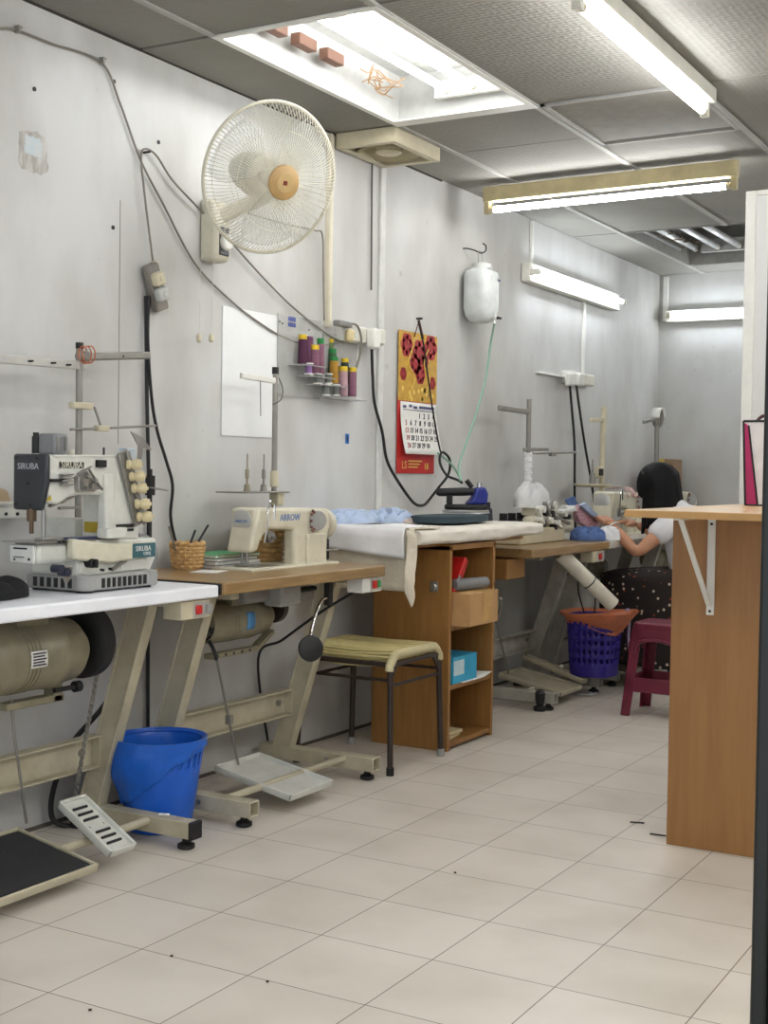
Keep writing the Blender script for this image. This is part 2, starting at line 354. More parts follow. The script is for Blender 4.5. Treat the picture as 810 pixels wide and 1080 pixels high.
# unlit tray near the end wall
r = thing('ceiling_light', 'open ceiling tray of unlit tubes in dark cavity near the end wall', 'light', (-2.0, 7.9, CZ))
t = MB(); a0, a1, b0, b1, zt = -2.607, -1.425, 7.27, 8.53, 2.76
t.box((a0, b0, zt), (a1, b1, zt+.006)).box((a0-.006, b0, CZ), (a0, b1, zt)).box((a1, b0, CZ), (a1+.006, b1, zt)).box((a0, b0-.006, CZ), (a1, b0, zt)).box((a0, b1, CZ), (a1, b1+.006, zt))
t.build('tray', mat('dusty_tray', (138, 136, 130), .6, var=.1), r)
UNLIT = mat('unlit_tube_glass', (222, 224, 226), .25)
for px_, py_ in ((691, 251), (710, 249.5), (734, 247.5), (757, 245.5)): x = onZ(px_, py_, 2.585).x; tube_part(r, (x, 7.30, 2.585), (x, 8.30, 2.585), .019, UNLIT)
MB().box((-2.48, 8.33, 2.56), (-1.5, 8.37, 2.64)).build('lampholder_rail', PLASTIC_GREY, r, bevel=.003)
w = MB()
for k in range(8):
    c = Vector((-2.52, 7.5+.12*k, 2.59)); w.tube(curve([c+Vector((random.uniform(-.06, .06), random.uniform(-.07, .07), random.uniform(-.03, .05))) for _ in range(6)]), .004, 5)
w.build('loose_wires', mat('brown_wire', (112, 92, 72), .6), r)
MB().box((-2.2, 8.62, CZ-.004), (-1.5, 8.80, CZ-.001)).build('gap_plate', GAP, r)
# battens
def batten(label, a, b, off, hw, hh, hm, tm, side=(0,0,-1), wall=None, r=.0145, tray=None):
    a, b = Vector(a), Vector(b); d = (b-a).normalized(); mid = (a+b)/2; s = Vector(side)
    o = thing('tube_light', label, 'light', mid)
    upv = (0,0,1) if abs(s.z) > .5 else s
    MB().bar(a, b, hw, hh, up=upv if abs(s.z) < .5 else (0,0,1)).build('housing', hm, o, bevel=.004)
    for p, q in ((a, a+d*.03), (b, b-d*.03)):
        MB().bar((p+q)/2, (p+q)/2+s*(off+.018), .03, .026, up=d).build('lampholder', hm, o, bevel=.003)
    tube_part(o, a+d*.05+s*off, b-d*.05+s*off, r, tm)
    return o
batten('bare fluorescent batten running lengthwise at the top right of the ceiling', (-1.39, 3.44, 2.487), (-1.39, 4.70, 2.487), .058, .075, .05, HOUSING, TUBE)
batten('yellowed fluorescent batten hung crosswise below the ceiling tiles', (-2.76, 5.73, 2.455), (-1.54, 5.70, 2.455), .072, .05, .07, HOUSING_OLD, TUBE)
p0, p1 = onX(549, 287), onX(645, 317)
batten('lit batten on the left wall above a socket box', (WX+.03, p0.y, p0.z+.0), (WX+.03, p1.y, p0.z+.0), .055, .10, .05, HOUSING, TUBE_FAR, side=(1,0,0))
batten('lit batten across the end wall beyond the seated person', (WX+.06, EY-.03, 2.225), (WX+1.3, EY-.03, 2.225), .055, .08, .05, HOUSING, TUBE_FAR, side=(0,-1,0))
# unseen battens added out of frame to brighten the left wall, floor and back
for (xa, ya, yb, lb) in ((-1.39, .9, 2.1, 'lengthwise fill batten added out of frame over the shop front'), (-.5, 1.3, 2.5, 'fill batten added out of frame over the middle of the shop front'),
        (.5, .5, 1.7, 'front one of three unseen fill battens added along the right side'), (.5, 2.0, 3.2, 'middle one of three unseen fill battens added along the right side'), (.5, 3.5, 4.7, 'rear one of three unseen fill battens added along the right side'),
        (1.1, 1.2, 2.4, 'front unseen fill batten added beside the right wall'), (1.1, 2.9, 4.1, 'rear unseen fill batten added beside the right wall'), (-.5, 6.0, 7.2, 'first unseen fill batten added over the back area behind the partition'), (.3, 5.6, 6.8, 'second unseen fill batten added over the back area behind the partition'), (-.6, 7.5, 8.7, 'third unseen fill batten added over the back area, nearest the end wall')):
    batten(lb, (xa, ya, 2.487), (xa, yb, 2.487), .058, .075, .05, HOUSING, TUBE)

# louvred vent tile
r = thing('ceiling_vent', 'slatted grey vent tile in the ceiling beside the lengthwise batten', 'vent', (-1.72, 4.96, CZ))
x0, x1, y0, y1 = -2.005, -1.425, 4.63, 5.295
MB().box((x0, y0, CZ+.02), (x1, y1, CZ+.024)).build('backing', mat('vent_back', (134, 131, 125), .8), r)
sl = MB()
for k in range(13):
    y = y0+.025+k*.048; sl.cbox(((x0+x1)/2, y, CZ+.006), (x1-x0-.03, .038, .004), Matrix.Rotation(R(-7), 3, 'X'))
sl.build('slats', mat('vent_slat', (146, 143, 136), .6), r)
MB().box((x0, y0, CZ-.004), (x0+.018, y1, CZ+.01)).box((x1-.018, y0, CZ-.004), (x1, y1, CZ+.01)).box((x0, y0, CZ-.004), (x1, y0+.014, CZ+.01)).box((x0, y1-.014, CZ-.004), (x1, y1, CZ+.01)).build('frame', GRIDM, r)
# extractor
r = thing('extractor_fan', 'cream square extractor housing on the ceiling beside the open tube tray', 'extractor fan', (-2.76, 4.84, CZ))
x0, x1, y0, y1 = -2.915, -2.635, 4.63, 5.02; zb = CZ-.062
MB().box((x0, y0, zb), (x0+.03, y1, CZ-.001)).box((x1-.03, y0, zb), (x1, y1, CZ-.001)).box((x0+.03, y0, zb), (x1-.03, y0+.03, CZ-.001)).box((x0+.03, y1-.03, zb), (x1-.03, y1, CZ-.001)).box((x0+.03, y0+.03, CZ-.01), (x1-.03, y1-.03, CZ-.001)).build('housing', CREAM_PL, r)
cx, cy = (x0+x1)/2, (y0+y1)/2
MB().rings([((cx, cy, zb+.004), .136), ((cx, cy, zb+.03), .11), ((cx, cy, CZ-.012), .09)], 32, cap=False).build('bell_mouth', mat('dim_cream_plastic', (178, 168, 136), .5), r, solid=.004)
MB().lathe([(.0, 0), (.048, 0), (.055, -.006), (.055, -.02), (.045, -.026), (0, -.027)], (cx, cy, zb+.03), n=28).build('hub', CREAM_PL, r)

# ================================================================== WALL THINGS
# ---- wall fan
fc = onX(285, 188, -2.50)
FAN_PL = mat('ivory_fan_plastic', (216, 211, 192), .4)
b0 = onX(209, 210); b1 = onX(222, 281)
r = thing('wall_fan', 'large cream oscillating fan mounted high on the left wall', 'fan', (WX, 3.83, 1.87))
yb = onX(212, 250).y
MB().prism([(0, 1.865), (.06, 1.865), (.072, 1.89), (.072, 2.0), (.05, 2.085), (0, 2.085)], 1, yb-.01, yb+.085).build('wall_bracket', FAN_PL, r, bevel=.012)
me = r.children[0]; 
for v in me.data.vertices: v.co.x += WX
MB().box((WX+.068, yb+.012, 1.885), (WX+.076, yb+.07, 1.985)).build('control_panel', mat('dark_grey_panel', (70, 70, 72), .4), r, bevel=.006)
MB().lathe([(.03, 0), (.03, .012), (.024, .018), (0, .019)], (WX+.076, yb+.042, 1.932), (1, 0, 0), 24).build('speed_dial', WHITE_PL, r)
fd = Vector((.89, -.40, -.33)).normalized()
fu = (Vector((0, 0, 1)) - fd*fd.z).normalized(); fr = fd.cross(fu)
hub_back = fc - fd*.13
MB().tube(curve([(WX+.04, yb+.04, 2.02), (WX+.10, yb+.09, 2.06), (WX+.17, yb+.17, 2.12), hub_back - fd*.02 - Vector((0, 0, .05)), hub_back], 6), .027, 14).build('arm', FAN_PL, r)
MB().rings([(fc-fd*.205, .03), (fc-fd*.20, .05), (fc-fd*.15, .066), (fc-fd*.09, .07), (fc-fd*.055, .062), (fc-fd*.05, .045)], 28).build('motor', FAN_PL, r)
GR = .243
def fp(rad, ang, dep): return fc + (fr*math.cos(ang)+fu*math.sin(ang))*rad + fd*dep
g = MB()
prof_f = [(.052, .088), (.10, .085), (.16, .072), (.21, .048), (.236, .018), (GR, 0)]
prof_b = [(.06, -.062), (.12, -.058), (.19, -.045), (.232, -.018), (GR, 0)]
for k in range(120):
    a = 2*math.pi*k/120; g.tube([fp(q, a, d) for q, d in prof_f], .00115, 4)
g.build('front_guard', FAN_PL, r, smooth=60)
g = MB()
for k in range(72):
    a = 2*math.pi*(k+.5)/72; g.tube([fp(q, a, d) for q, d in prof_b], .0012, 4)
for q, d in ((.12, -.058), (.19, -.045)): g.tube([fp(q, 2*math.pi*k/64, d) for k in range(64)], .0011, 4, closed=True)
g.build('rear_guard', FAN_PL, r, smooth=60)
g = MB(); g.tube([fp(GR, 2*math.pi*k/72, 0) for k in range(72)], .0062, 8, closed=True)
g.tube([fp(.16, 2*math.pi*k/64, .071) for k in range(64)], .001, 4, closed=True)
g.build('guard_rim', FAN_PL, r)
MB().rings([(fc+fd*.078, .056), (fc+fd*.092, .056), (fc+fd*.097, .05), (fc+fd*.098, 0.001)], 32).build('hub_badge', mat('tan_badge', (196, 160, 104), .4), r)
MB().rings([(fc+fd*.0975, .030), (fc+fd*.1, .030)], 28).build('badge_ring', mat('gold_badge', (206, 176, 122), .35), r)
q = MB(); ctr = fc+fd*.101
q.bar(ctr-fr*.007, ctr+fr*.007, .014, .002, up=fd); q.build('badge_mark', mat('maroon_mark', (128, 52, 40), .5), r)
BLADE = mat('translucent_blade', (226, 230, 226), .3, alpha=.2)
for k in range(3):
    a0 = 2*math.pi*k/3+.4; bl = MB()
    def bf(u, v, a0=a0):
        rad = .04+.18*u; half = .25+.42*math.sin(math.pi*min(1, u*.62+.2)); a = a0+(v-.5)*2*half
        return fp(rad, a, .02*(v-.5)*2*(1-.3*u))
    bl.grid(bf, 8, 8); bl.build('blade', BLADE, r, solid=.003)
MB().rings([(fc-fd*.05, .02), (fc+fd*.03, .04), (fc+fd*.05, .036), (fc+fd*.055, .001)], 24).build('blade_hub', FAN_PL, r)
for pxx in (212, 225):
    p = onX(pxx, 282, -2.88); e = onX(pxx-2, 352, -2.88); cm = MB(); cm.tube([(-2.88, p.y, 1.87), (-2.88, e.y, e.z)], .0012, 5); s_ = cm.build('pull_cord', mat('white_cord', (206, 204, 196), .7), r)
    MB().lathe([(.004, 0), (.009, -.006), (.009, -.026), (.005, -.03)], (-2.88, e.y, e.z), n=12).build('pull_knob', CREAM_PL, s_)

def wallcord(name, label, pts, rad, m, X=-2.921, k=8, cat='cable', extra=None, group=None):
    P = [onX(a, b, X) for a, b in pts] if extra is None else extra
    mb = MB(); mb.tube(curve(P, k), rad, 8); return single(name, label, cat, mb, m, loc=tuple(P[0]), group=group)
wallcord('power_cable', 'grey cable from the fan arm bending down to the socket trunking', [(262, 225), (300, 236), (332, 243), (340, 248), (341, 290), (342, 338)], .0036, CORD_GREY, -2.90)
wallcord('power_cable', 'long grey cable clipped along the upper wall and running down to the double socket', [(-30, 33), (0, 30), (18, 32), (55, 46), (107, 66), (127, 110), (148, 168), (172, 215), (205, 277), (240, 314), (270, 338), (300, 356), (330, 364), (356, 362)], .0036, CORD_GREY, -2.92)
wallcord('extension_cable', 'grey cable hooked over a nail and dropping to the hanging extension socket', [(163, 288), (158, 250), (152, 200), (149, 166), (153, 157), (165, 164), (182, 190), (210, 220), (240, 251), (275, 290), (310, 325), (345, 352), (362, 361)], .0036, CORD_GREY, -2.912)
for (a, b), lb in (((18, 32), 'small cable clip nailed at the far left of the upper wall'), ((107, 65), 'small cable clip nailed where the upper cable turns down')):
    p = onX(a, b); single('cable_clip', lb, 'clip', MB().box((WX, p.y-.012, p.z-.01), (WX+.02, p.y-.004, p.z+.01)).cyl((WX, p.y, p.z+.006), (WX+.02, p.y, p.z+.006), .003), DULLSTEEL)
p = onX(151, 161); single('nail', 'dark nail in the wall holding up the looped cable', 'nail', MB().cyl((WX, p.y, p.z), (WX+.03, p.y, p.z), .004), BLACK)
# ---- hanging extension socket
p = onX(164, 303, -2.90)
r = thing('extension_socket', 'grey and cream extension socket hanging by its cable on the wall', 'socket', tuple(p))
rot = Matrix.Rotation(R(22), 3, 'X')
MB().cbox(p, (.03, .062, .16), rot).build('body', mat('grey_socket_face', (128, 122, 114), .5), r, bevel=.006)
MB().cbox(p + rot @ Vector((-.003, .026, 0)), (.034, .014, .166), rot).build('rim', CREAM_PL, r, bevel=.005)
for dz, m in ((.03, CREAM_PL), (-.022, mat('pale_grey_plug', (196, 196, 192), .4))):
    c = p + rot @ Vector((.03, -.012, dz)); g = MB().cbox(c, (.032, .046, .046), rot); o = g.build('plug', m, r, bevel=.009); MB().cbox(c+rot @ Vector((.018, 0, 0)), (.006, .02, .02), rot).build('grip', m, o, bevel=.003)
wallcord('machine_cable', 'black cable hanging from the extension socket in a curve behind the pen basket', [(157, 312), (156, 360), (160, 420), (166, 455), (175, 485), (182, 512), (180, 545), (186, 575)], .0055, BLACK, -2.905)
wallcord('machine_cable', 'straight black cable dropping from the extension socket behind the white table', [(154, 312), (155, 420), (157, 520), (156, 620), (156, 690), (156, 760), (156, 812)], .0065, BLACK, -2.915)
# ---- white sheet and thread rack
a, b = onX(234, 325), onX(290, 461)
single('wall_sheet', 'plain white card sheet pinned to the wall behind the cream machine', 'sheet', MB().box((WX+.001, a.y, b.z-.005), (WX+.005, onX(291, 400).y, a.z+.01)), mat('white_sheet', (232, 233, 232), .5, var=.012), bevel=.002)
ACR = mat('grey_acrylic', (206, 206, 202), .2, alpha=.5)
r0 = onX(291, 333); r1 = onX(331, 418)
r = thing('thread_rack', 'clear acrylic thread rack with stepped ledges on the wall', 'rack', (WX, r0.y, r1.z))
MB().box((WX+.008, r0.y, r1.z-.01), (WX+.012, r1.y+.03, r0.z+.01)).build('back_panel', ACR, r)
rd = onX(376, 419, -2.86)
XS = -2.885
LEDGES = [((313, 384), (336, 384)), ((320, 396), (345, 396)), ((331, 405), (358, 405)), ((339, 418), (378, 418))]
for a, b in LEDGES:
    p, q = onX(*a, XS), onX(*b, XS); MB().box((WX+.002, p.y-.01, p.z-.004), (XS+.035, q.y+.012, p.z)).build('ledge', ACR, r)
MB().box((WX+.006, onX(340, 418, -2.92).y, onX(340, 418, -2.92).z-.002), (WX+.010, onX(376, 418, -2.92).y, onX(340, 350, -2.92).z)).build('side_panel', ACR, r)
p = onX(308, 341, -2.917)
st = MB()
for i, w_ in enumerate((.026, .034)):
    for k in range(4): st.box((-2.9175, p.y-.026+k*.014, p.z+.008-.022*i), (-2.9165, p.y-.026+k*.014+.010, p.z+.024-.022*i))
st.build('sticker', mat('blue_sticker', (62, 74, 150), .5), r)
for a in ((295, 339), (298, 341), (326, 348)):
    p = onX(*a, -2.917); MB().cyl((WX, p.y, p.z), (-2.915, p.y, p.z), .003, n=10).build('screw', BLACK, r)
# thread cones: bottom-centre pixel, top pixel, radius, body colour, cap colour, label
PUR, MAU, DPU, PNK = (112, 68, 98), (136, 90, 110), (78, 32, 64), (184, 150, 158)
YEL, GRN = (222, 190, 40), (36, 132, 64)
def spool(px, yb_, yt, rad, X, col, capc, label):
    p = onX(px, yb_, X); t_ = onX(px, yt, X); h = t_.z-p.z
    o = thing('thread_cone', label, 'thread', (X, p.y, p.z), 'thread cones on the wall rack')
    MB().lathe([(rad*.9, 0), (rad, .004), (rad*.92, h*.83), (rad*.75, h*.86)], p, n=20).build('thread', mat('thread_%d_%d_%d' % col, col, .75, bump=.4, bscale=120, stretch=(1, 1, 12)), o)
    MB().lathe([(rad*.86, h*.84), (rad*.92, h*.86), (rad*.9, h), (rad*.5, h), (rad*.45, h*.93), (0, h*.93)], p, n=20).build('cap', mat('cap_%d_%d_%d' % capc, capc, .45), o)
spool(319, 384, 353, .019, -2.885, DPU, YEL, 'dark purple thread cone with yellow cap, leftmost on the rack')
spool(326, 383, 355, .017, -2.905, PUR, (110, 60, 100), 'plain purple thread cone behind the leftmost yellow capped cone')
spool(331.5, 395, 364, .020, -2.885, MAU, YEL, 'mauve thread cone with yellow cap above the small lilac spool')
spool(337.5, 394, 357, .018, -2.912, MAU, GRN, 'mauve thread cone with green cap, tallest in the rack')
spool(350.5, 396, 368, .018, -2.908, (58, 96, 62), GRN, 'dark green thread cone behind the mustard cone')
spool(349, 382, 357.5, .012, -2.918, (90, 110, 70), YEL, 'small yellow capped cone at the back beside the double socket')
spool(352, 404, 376.5, .020, -2.885, (176, 132, 44), GRN, 'mustard yellow thread cone with green cap')
spool(363.5, 405, 378, .017, -2.908, (50, 62, 52), YEL, 'blackish green thread cone with yellow cap')
spool(361.5, 418, 386.5, .021, -2.88, PNK, YEL, 'pale pink thread cone with yellow cap')
spool(371.5, 418, 387.5, .018, -2.88, MAU, YEL, 'mauve thread cone with yellow cap, rightmost on the rack')
def bobbin(px, yb_, yt, rad, X, col, label, group=None):
    p = onX(px, yb_, X); h = onX(px, yt, X).z-p.z
    o = thing('thread_spool', label, 'thread', (X, p.y, p.z), group)
    MB().lathe([(rad*.85, h*.08), (rad*.8, h*.5), (rad*.85, h*.92)], p, n=18).build('thread', mat('thread_%d_%d_%d' % col, col, .75, bump=.4, bscale=120, stretch=(1, 1, 12)), o)
    for z in (0, h*.9): MB().lathe([(rad*1.1, z), (rad*1.1, z+h*.1)], p, n=18).build('flange', WHITE_PL, o)
bobbin(325.5, 395, 383, .017, -2.868, (140, 104, 158), 'small lilac thread spool with white flanges on the rack')
for px, yb_, yt, lb in ((335, 405, 394, 'grey spool with white flanges, upper left of the four grey spools'), (346, 405, 394, 'grey spool with white flanges, upper right of the four grey spools'), (344, 417.5, 405.5, 'grey spool with white flanges, lower left of the four grey spools'), (354, 417.5, 405.5, 'grey spool with white flanges, lower right of the four grey spools')):
    bobbin(px, yb_, yt, .017, -2.868, (112, 116, 110), lb, 'grey spools on the rack')
# ---- trunking and sockets
a, b = onX(346, 140), onX(345, 345)
r = thing('cable_trunking', 'cream vertical trunking from the ceiling to the double socket', 'trunking', (WX, a.y, b.z))
MB().box((WX, a.y-.012, b.z), (WX+.022, a.y+.014, CZ-.01)).build('channel', mat('old_trunking', (216, 208, 186), .5), r, bevel=.003)
MB().box((WX+.022, a.y-.008, b.z+.01), (WX+.025, a.y+.010, CZ-.02)).build('lid', mat('old_trunking', (216, 208, 186)), r)
p = onX(391, 171); q = onX(390, 306)
single('wall_rod', 'thin dark cable end hanging down the wall beside the panel joint', 'cable', MB().tube(curve([(WX+.008, p.y, CZ-.02), (WX+.008, p.y, p.z-.1), (WX+.008, q.y, q.z)]), .004, 6), mat('dark_grey_cable', (92, 90, 84), .6))
def socket_box(name, label, p0, p1, X=-2.93, dep=.04, plugs=()):
    a, b = onX(*p0, X), onX(*p1, X)
    o = thing(name, label, 'socket', (X, (a.y+b.y)/2, b.z))
    MB().box((X, a.y, b.z), (X+dep, b.y, a.z)).build('back_box', WHITE_PL, o, bevel=.005)
    MB().box((X+dep, a.y+.004, b.z+.004), (X+dep+.008, b.y-.004, a.z-.004)).build('face_plate', mat('socket_face', (224, 222, 210), .4), o, bevel=.004)
    return o
o = socket_box('wall_socket', 'double wall socket above the thread cones with a yellowed plug', (353, 341), (385, 365))
p = onX(366, 352, -2.87); pl = MB().box((-2.882, p.y-.005, p.z-.035), (-2.85, p.y+.035, p.z+.02)).build('plug', mat('yellowed_plug', (216, 198, 150), .45), o, bevel=.012)
p = onX(374, 355, -2.88); MB().box((-2.882, p.y+.0, p.z-.004), (-2.876, p.y+.02, p.z+.02)).build('switch', WHITE_PL, o, bevel=.002)
p = onX(362, 342, -2.87); g = MB().box((-2.885, p.y-.06, p.z-.012), (-2.85, p.y+.045, p.z+.012)).build('adaptor', mat('grey_adaptor', (128, 126, 122), .5), o, bevel=.006)
wallcord('adaptor_cable', 'grey cable arching from the double socket down to the thread cones', [(364, 341), (376, 343), (381, 356), (380, 372), (376, 388)], .005, CORD_GREY, -2.868)
o = socket_box('wall_socket', 'single wall socket with white plug feeding the iron cable', (387, 346), (397, 365))
p = onX(392, 357, -2.87); MB().box((-2.882, p.y-.03, p.z-.045), (-2.84, p.y+.03, p.z+.04)).build('plug', WHITE_PL, o, bevel=.01)
# ---- calendar
X = -2.922
r = thing('wall_calendar', 'hanging calendar with red flower picture over a month page and red foot', 'calendar', (X, 5.35, 1.1))
c0, c1, c2, c3 = onX(420.5, 349, X), onX(461, 356, X), onX(417, 498, X), onX(458, 498, X)
yl, yr, zt_, zb_ = c0.y, c1.y, 1.768, 1.118
zm = onX(440, 424, X).z
GOLD = mat('gold_print', (206, 164, 60), .45, var=.12, scale=30, rgb2=(186, 140, 44)); REDP = mat('red_print', (172, 40, 44), .5, var=.1, scale=30); REDB = mat('red_backing', (196, 40, 38), .5)
MB().box((X-.002, yl, zb_), (X, yr-.01, zm+.02)).build('backing_board', REDB, r)
MB().box((X, yl, zm), (X+.002, yr, zt_)).build('picture', GOLD, r)
fl_ = MB(); rnd = random.Random(3)
def flower(mb, y, z, rad, x):
    for k in range(6):
        a = k*math.pi/3; mb.lathe([(rad*.5, 0), (rad*.5, .0008)], (x, y+math.cos(a)*rad*.55, z+math.sin(a)*rad*.55), (1,0,0), 16)
    mb.lathe([(rad*.5, 0), (rad*.5, .0012)], (x, y, z), (1,0,0), 10)
W_ = yr-yl; H_ = zt_-zm
for u, v, q in ((.2, .80, .055), (.82, .82, .06), (.52, .72, .06), (.42, .55, .05), (.56, .40, .045), (.12, .38, .03), (.88, .30, .03), (.68, .60, .03)): fl_ = MB(); flower(fl_, yl+W_*u, zm+H_*v, q, X+.002); fl_.build('flower', REDP, r)
gd2 = MB()
for u in (.3, .7): gd2.tube(curve([(X+.004, yl+W_*u, zm+H_*.15), (X+.004, yl+W_*(u+.1), zm+H_*.35), (X+.004, yl+W_*(u-.06), zm+H_*.55), (X+.004, yl+W_*(u+.05), zm+H_*.8)]), .003, 6)
for k in range(16): gd2.lathe([(.012, 0), (.012, .001)], (X+.002, yl+W_*rnd.uniform(.1, .9), zm+H_*rnd.uniform(.03, .2)), (1,0,0), 10)
gd2.build('gold_ornaments', mat('bright_gold', (232, 196, 96), .4), r)
pt_, pb_ = onX(440, 425, X).z, onX(440, 478, X).z-.005
pg = MB()
def page(u, v): return Vector((X+.004+.035*v*v, yl+.02+(W_-.025)*u+.02*v*(u-.3), pt_+(pb_-pt_)*v))
pg.grid(page, 6, 10); pg.build('month_page', PAPER, r, solid=.002)
def pcell(col, row, s, m_, nm='date'):
    u = .12+.125*col; v = .26+.145*row; P_ = page(u, v); text(r, nm, s, .034, (P_.x+.0035, P_.y, P_.z), 'x', m_)
d = 1
for row in range(5):
    for col in range(7):
        if row == 0 and col < 3: continue
        if d > 30: break
        pcell(col, row, str(d), REDP if col == 0 else INK); d += 1
hd = MB()
for u0, u1, v in ((.06, .14, .07), (.22, .30, .05), (.34, .44, .07), (.5, .92, .06), (.06, .95, .145)):
    A, B = page(u0, v), page(u1, v); hd.box((A.x+.002, A.y, A.z-.003 if v > .1 else A.z-.012), (A.x+.0035, B.y, A.z if v > .1 else A.z))
hd.build('page_heading', mat('blue_heading_ink', (90, 90, 130), .6), r)
text(r, 'gold_lettering', 'LS', .05, (X+.0008, yl+.07, 1.155), 'x', mat('bright_gold', (0, 0, 0)))
text(r, 'gold_lettering', '18', .045, (X+.0008, yl+W_*.76, 1.15), 'x', mat('bright_gold', (0, 0, 0)))
gl = MB()
for k in range(3): gl.box((X, yl+.11, 1.172-.014*k), (X+.001, yl+.24-.02*k, 1.178-.014*k))
gl.build('gold_lines', mat('bright_gold', (0, 0, 0)), r)
n0 = onX(441, 337, X); MB().tube([(X+.004, yl+W_*.38, zt_-.02), (X+.006, n0.y, n0.z), (X+.004, yl+W_*.62, zt_-.02)], .0025, 6).build('hanging_cord', mat('maroon_cord', (96, 40, 40), .7), r)
single('nail', 'small nail in the wall above the calendar', 'nail', MB().cyl((WX, n0.y, n0.z+.004), (WX+.03, n0.y, n0.z+.004), .005), BLACK)
# ---- iron cable from the single socket over the table and up to the calendar nail
wallcord('iron_cable', 'black cable from the single socket sagging to the ironing board', [(392, 367), (393, 395), (395, 425), (403, 455), (408, 485), (420, 508), (436, 530), (446, 533), (452, 528)], .0068, BLACK, -2.90)
P = [onX(a, b, x) for a, b, x in ((452, 528, -2.90), (462, 515, -2.86), (473, 500, -2.82), (474, 484, -2.80), (466, 477, -2.80), (464, 488, -2.78), (471, 501, -2.74), (482, 506, -2.68), (487, 509, -2.63))]
wallcord('iron_cable', 'black looped flex rising from the iron on the ironing board', None, .0062, BLACK, extra=P)
wallcord('black_string', 'thin black string hanging in front of the calendar from its nail', [(441, 338), (447, 365), (451, 395), (456, 430), (462, 465), (465, 478)], .0042, BLACK, -2.865)
# ---- water bottle with hook and hose
bt, bb = onX(508, 283, -2.85), onX(508, 341, -2.85)
bc = Vector((-2.85, bt.y-.0, 0))
BOT = mat('translucent_bottle', (226, 230, 228), .35, alpha=.93)
r = thing('water_bottle', 'white translucent iron feed bottle hung from a wall hook', 'bottle', (bc.x, bc.y, bb.z))
def sq(u, v, z0=bb.z, z1=bt.z):
    a = 2*math.pi*u; prof = [(.03, 0), (.060, .03), (.080, .12), (.090, .26), (.090, .86), (.085, .93), (.06, .965), (.046, 1.0)]
    i = min(int(v*7), 6); f_ = v*7-i; rr_ = prof[i][0]+(prof[i+1][0]-prof[i][0])*f_; zz = prof[i][1]+(prof[i+1][1]-prof[i][1])*f_
    c, s = math.cos(a), math.sin(a); k_ = (abs(c)**4+abs(s)**4)**(-.25)
    return Vector((bc.x+.78*rr_*c*k_, bc.y+rr_*s*k_, z0+(z1-z0)*zz))
m_ = MB(); m_.grid(sq, 32, 14, closed_u=True); m_.f.append(list(range(31, -1, -1))); m_.m.append(0); m_.f.append([32*14+i for i in range(32)]); m_.m.append(0); m_.build('body', BOT, r)
MB().lathe([(.044, 0), (.05, .002), (.05, .024), (.044, .028), (0, .029)], (bc.x, bc.y, bt.z-.004), n=24).build('cap', mat('pale_grey_cap', (206, 208, 204), .4), r)
text(r, 'lettering', 'Silver Star', .026, (bc.x+.0693, bc.y+.02, bt.z-.055), 'x', mat('navy_ink', (40, 52, 104), .5))
MB().cyl((bc.x+.02, bc.y, bb.z+.02), (bc.x+.09, bc.y, bb.z+.02), .008).cyl((bc.x+.075, bc.y, bb.z+.045), (bc.x+.075, bc.y, bb.z-.006), .005).build('tap', CHROME, r)
MB().cbox((bc.x+.095, bc.y+.012, bb.z+.022), (.014, .036, .012)).build('tap_handle', BLACK, r, bevel=.003)
MB().tube(curve([(bc.x, bc.y+.03, bt.z-.03), (bc.x-.01, bc.y+.02, bt.z+.07), (bc.x-.01, bc.y, bt.z+.085), (bc.x-.01, bc.y-.02, bt.z+.07), (bc.x, bc.y-.03, bt.z-.03)]), .0022, 6).build('hanging_wire', DULLSTEEL, r)
h = Vector((bc.x, bc.y, bt.z+.075))
single('wall_hook', 'curled black wire hook holding the feed bottle', 'hook', MB().tube(curve([(WX, h.y-.05, h.z+.02), (WX+.02, h.y-.045, h.z+.02), (h.x-.03, h.y-.02, h.z+.012), (h.x-.005, h.y, h.z), (h.x+.01, h.y+.02, h.z+.014), (h.x+.006, h.y+.03, h.z+.04), (h.x-.004, h.y+.015, h.z+.05)]), .0035, 6), BLACK)
P = [Vector((bc.x+.075, bc.y, bb.z-.004)), onX(517, 365, -2.83), onX(512, 400, -2.82), onX(501, 440, -2.80), onX(490, 472, -2.76), onX(484, 492, -2.70), onX(486, 507, -2.64)]
wallcord('water_hose', 'thin green hose curving from the feed bottle down to the iron', None, .0055, GREENTUBE, extra=P)
P = [onX(a, b, -2.80) for a, b in ((462, 478), (470, 484), (478, 492), (484, 502))] + [onX(487, 509, -2.66)]
wallcord('water_hose', 'short green hose end curling beside the iron flex loop', None, .005, GREENTUBE, extra=P)
# ---- far wall electrics
a, b = onX(560, 222), onX(560, 293)
single('cable_trunking', 'white conduit from the ceiling down to the wall batten', 'trunking', MB().box((WX, a.y-.014, b.z), (WX+.016, a.y+.014, CZ-.01)), WHITE_PL, bevel=.003)
a, b = onX(615, 315), onX(612, 394)
single('cable_trunking', 'white conduit from the wall batten down to the socket box', 'trunking', MB().box((WX, a.y-.014, b.z), (WX+.016, a.y+.014, a.z)), WHITE_PL, bevel=.003)
a, b = onX(565, 390), onX(592, 401)
single('cable_trunking', 'horizontal white trunking stub to the left of the socket box', 'trunking', MB().box((WX, a.y, b.z+.012), (WX+.025, b.y+.02, a.z-.01)), WHITE_PL, bevel=.003)
o = socket_box('wall_socket', 'double socket box with two plugs above the overlock table', (592, 391), (618, 408), dep=.05)
for px in (601, 611):
    p = onX(px, 400, -2.86); MB().box((-2.873, p.y-.05, p.z-.04), (-2.835, p.y+.03, p.z+.035)).build('plug', WHITE_PL, o, bevel=.01)
